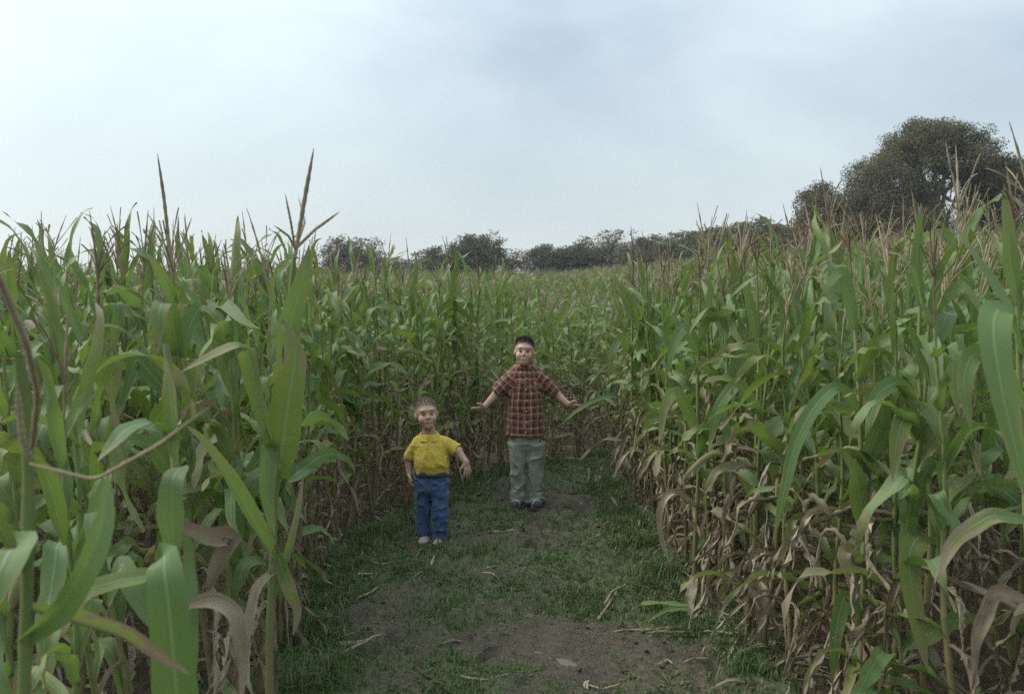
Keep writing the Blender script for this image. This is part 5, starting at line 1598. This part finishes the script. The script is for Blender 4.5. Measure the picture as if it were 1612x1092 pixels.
# shreds of dead leaf lying under the corn edges
mb = MB()
r = np.random.default_rng(25)
x = r.uniform(-2.0, 2.6, 9000); y = r.uniform(3.4, 11.5, 9000); s = path_sd(x, y)
k = ((s > -.22) & (s < .6) & (r.random(9000) < .40 * np.exp(-np.abs(s - .1) / .25))) | ((s < -.1) & (r.random(9000) < .012))
for xi, yi in zip(x[k], y[k]):
    L, W_, az = r.uniform(.06, .30), r.uniform(.008, .03), r.uniform(0, 6.28)
    q = np.linspace(0, 1, 5)
    bend = r.uniform(-.8, .8)
    cx = xi + np.cumsum(np.cos(az + bend * q)) * L / 5; cy = yi + np.cumsum(np.sin(az + bend * q)) * L / 5
    cz = ground_z(cx, cy) + .006 + .02 * r.random() * np.sin(q * 3.1)
    v, f, uv = ribbon(np.stack([cx, cy, cz], -1), np.tile(np.array([r.normal() * .4, r.normal() * .4, 1.0]), (5, 1)), W_, 2, .2, 2, r.uniform(0, 6), .4)
    mb.add(v, f, uv, 0, r.random())
tag(obj('leaf_litter', mb.mesh('leaf_litter', [M['leaf_dry']], attr='plant')), 'dead corn leaf shreds littering the ground under the corn', 'litter', kind='stuff')

# lumps of trodden soil on the bare stretches
mb = MB()
r = np.random.default_rng(35)
t0 = (1 + 5 ** .5) / 2
ico_v = np.array([(-1, t0, 0), (1, t0, 0), (-1, -t0, 0), (1, -t0, 0), (0, -1, t0), (0, 1, t0), (0, -1, -t0), (0, 1, -t0), (t0, 0, -1), (t0, 0, 1), (-t0, 0, -1), (-t0, 0, 1)]) / 1.9
ico_f = np.array([(0, 11, 5), (0, 5, 1), (0, 1, 7), (0, 7, 10), (0, 10, 11), (1, 5, 9), (5, 11, 4), (11, 10, 2), (10, 7, 6), (7, 1, 8), (3, 9, 4), (3, 4, 2), (3, 2, 6), (3, 6, 8), (3, 8, 9), (4, 9, 5), (2, 4, 11), (6, 2, 10), (8, 6, 7), (9, 8, 1)])
x = r.uniform(-1.2, 1.3, 16000); y = r.uniform(3.6, 9.5, 16000)
k = (path_sd(x, y) < 0) & (r.random(16000) < .18 * (1 - path_cover(x, y)) * sstep(.40, .62, fbm2(x, y, 2.2, 3, 105)) + .01)
k &= ~((np.hypot(x - ox, y - oy) < .25) | (np.hypot(x - yx, y - yy_) < .22))
x, y = x[k], y[k]; z = ground_z(x, y)
for xi, yi, zi in zip(x, y, z):
    sz = .004 + .010 * r.random() ** 3
    v = ico_v * sz * r.uniform(.65, 1.3, (12, 1)) * np.array([r.uniform(.8, 1.5), r.uniform(.8, 1.5), .75])
    a = r.uniform(0, 6.28); c_, s_ = math.cos(a), math.sin(a)
    mb.add(v @ np.array([[c_, s_, 0], [-s_, c_, 0], [0, 0, 1]]) + np.array([xi, yi, zi + sz * .2]), ico_f)
print('clods', len(x))
tag(obj('soil_clods', mb.mesh('soil_clods', [M['soil']])), 'small dark soil clods trodden loose on the path', 'clods', kind='stuff')

# single fallen pieces that the photograph shows on the path
def gp(px, py):
    a, b = P(px, py, 4.0), np.array([0, 0, CAM_H])
    dv = a - b; t = -CAM_H / dv[2]
    q = b + dv * t
    return q
def fallen(name, label, cat, pix, W_, mat='leaf_dry', lift=.010, wave=.12, curl=.4, raise_=None):
    c = np.array([gp(*q) for q in pix])
    t = np.linspace(0, 1, len(c)); q = np.linspace(0, 1, 13)
    cc = np.stack([np.interp(q, t, c[:, i]) for i in range(2)], -1)
    z = ground_z(cc[:, 0], cc[:, 1]); z = np.convolve(np.pad(z, 2, 'edge'), np.ones(5) / 5, 'valid')
    cc = np.concatenate([cc, (z + lift + (np.interp(q, t, raise_) if raise_ else 0))[:, None]], 1)
    o0 = cc[0].copy()
    v, f, uv = ribbon(cc - o0, np.tile(np.array([.15, -.25, 1.0]), (13, 1)), W_, 4, wave, 2.5, U(0, 6), .3, curl, q)
    return tag(obj(name, mesh_from(name, v, f, [M[mat]], uv), loc=o0), label, cat)
def stick(label, pix, r0, name='dry_stalk', lift=.008, mat='straw', raise_=None, cat='stalk'):
    c = np.array([gp(*q) for q in pix])
    t = np.linspace(0, 1, len(c)); q = np.linspace(0, 1, 9)
    cc = np.stack([np.interp(q, t, c[:, i]) for i in range(2)], -1)
    z = ground_z(cc[:, 0], cc[:, 1]); z = np.convolve(np.pad(z, 2, 'edge'), np.ones(5) / 5, 'valid')
    cc = np.concatenate([cc, (z + lift + (np.interp(q, t, raise_) if raise_ else 0))[:, None]], 1)
    o0 = cc[0].copy()
    v, f, uv = tube(cc - o0, r0 * np.linspace(1, .6, 9) * (1 + .15 * (np.arange(9) % 3 == 0)), 7)
    return tag(obj(name, mesh_from(name, v, f, [M[mat]], uv), loc=o0), label, cat)
M['straw'] = simple('pale_straw', (0.22, 0.18, 0.11), (0.36, 0.31, 0.20), 25, .8, .2, .3)
M['dark_twig'] = simple('dark_twig', (0.055, 0.04, 0.028), (0.10, 0.075, 0.05), 25, .85, .15, .3)
fallen('fallen_leaf', 'pale straw leaf lying across the left path edge, uppermost of the pile', 'leaf', [(462, 1012), (505, 1018), (555, 1012), (590, 1006)], .028)
fallen('fallen_leaf', 'tan leaf strip under the pale straw leaf at the left path edge', 'leaf', [(470, 1000), (510, 1026), (545, 1030)], .022)
fallen('fallen_leaf', 'short pale leaf end sticking up at the left pile\'s right side', 'leaf', [(540, 1028), (570, 1018), (606, 1008)], .024, raise_=[0, .01, .03])
stick('broken pale stalk in the pile of leaves at the left path edge', [(478, 1022), (520, 1012), (556, 996)], .007)
fallen('fallen_leaf', 'dark curled leaf slanting up from the bottom left of the path', 'leaf', [(498, 1085), (525, 1055), (552, 1032), (566, 1026)], .035, mat='leaf_dry', curl=1.0)
stick('short dark twig on the mud at the bottom middle', [(656, 1052), (664, 1066), (676, 1076)], .008, 'twig', mat='dark_twig', cat='twig')
stick('thin tan twig lying level across the bottom of the path', [(718, 1072), (765, 1078), (815, 1064)], .005, 'twig', cat='twig')
stick('forked pale dry stalk slanting over the grass on the right of the path', [(926, 980), (948, 955), (972, 932)], .010)
stick('thin pale side shoot lying across the slanting dry stalk', [(950, 948), (962, 938), (985, 934)], .005, raise_=[.01, .02, .03])
fallen('fallen_leaf', 'grey-green leaf pointing left from the right verge plant', 'leaf', [(1086, 972), (1050, 968), (1012, 962), (995, 958)], .05, mat='leaf_green', raise_=[.05, .04, .03, .01])
fallen('fallen_leaf', 'second grey-green leaf lying below the first at the right verge', 'leaf', [(1088, 978), (1050, 975), (1008, 982)], .045, mat='leaf_green', raise_=[.04, .03, .01])
fallen('fallen_leaf', 'long tan leaf strip lying level left of the right verge plant', 'leaf', [(1082, 986), (1040, 990), (1000, 993), (960, 988)], .022)
fallen('fallen_leaf', 'tan leaf strip under the long level one at the right verge', 'leaf', [(1078, 995), (1045, 998), (1015, 1000)], .020)
stick('thin pale stem at the bottom right of the tyre marks', [(922, 1082), (948, 1090), (975, 1082)], .005, 'twig', cat='twig')
fallen('fallen_leaf', 'small pale green leaf in front of the small boy\'s shoe', 'leaf', [(646, 872), (660, 864), (676, 858)], .022, mat='leaf_green')
stick('dark thin twig on the bare path right of the taller boy', [(900, 772), (925, 770), (945, 766)], .006, 'twig', mat='dark_twig', cat='twig')
stick('dry stub standing on the path right of the taller boy', [(926, 752), (927, 750), (928, 748)], .006, raise_=[0, .05, .10])
stick('long dark twig lying across the path before the taller boy\'s feet', [(775, 826), (825, 828), (880, 820)], .006, 'twig', mat='dark_twig', cat='twig')
fallen('fallen_leaf', 'narrow tan leaf lying on the mud left of the puddle', 'leaf', [(690, 1012), (712, 1006), (730, 1008)], .016)
fallen('fallen_leaf', 'small tan leaf near the bottom right path corner', 'leaf', [(1030, 1050), (1048, 1040), (1060, 1046)], .022)
# ------------------------------------------------------------------ damp air over the field
def haze_material():
    t = NT('haze')
    v = t.node('ShaderNodeVolumePrincipled')
    v.inputs['Color'].default_value = (0.92, 0.95, 1.0, 1)
    v.inputs['Density'].default_value = 0.0004
    v.inputs['Anisotropy'].default_value = 0.2
    t.l.new(v.outputs[0], t.out.inputs['Volume'])
    return t.m
hx, hy0, hy1, hz0, hz1 = 520.0, -90.0, 620.0, -4.0, 22.0
hv = np.array([(x, y, z) for z in (hz0, hz1) for y in (hy0, hy1) for x in (-hx, hx)], float)
hf = np.array([[0, 2, 3, 1], [4, 5, 7, 6], [0, 1, 5, 4], [2, 6, 7, 3], [0, 4, 6, 2], [1, 3, 7, 5]])
tag(obj('haze', mesh_from('haze', hv, hf, [haze_material()], smooth=False)), 'pale damp haze in the air over the field', 'haze', kind='stuff')
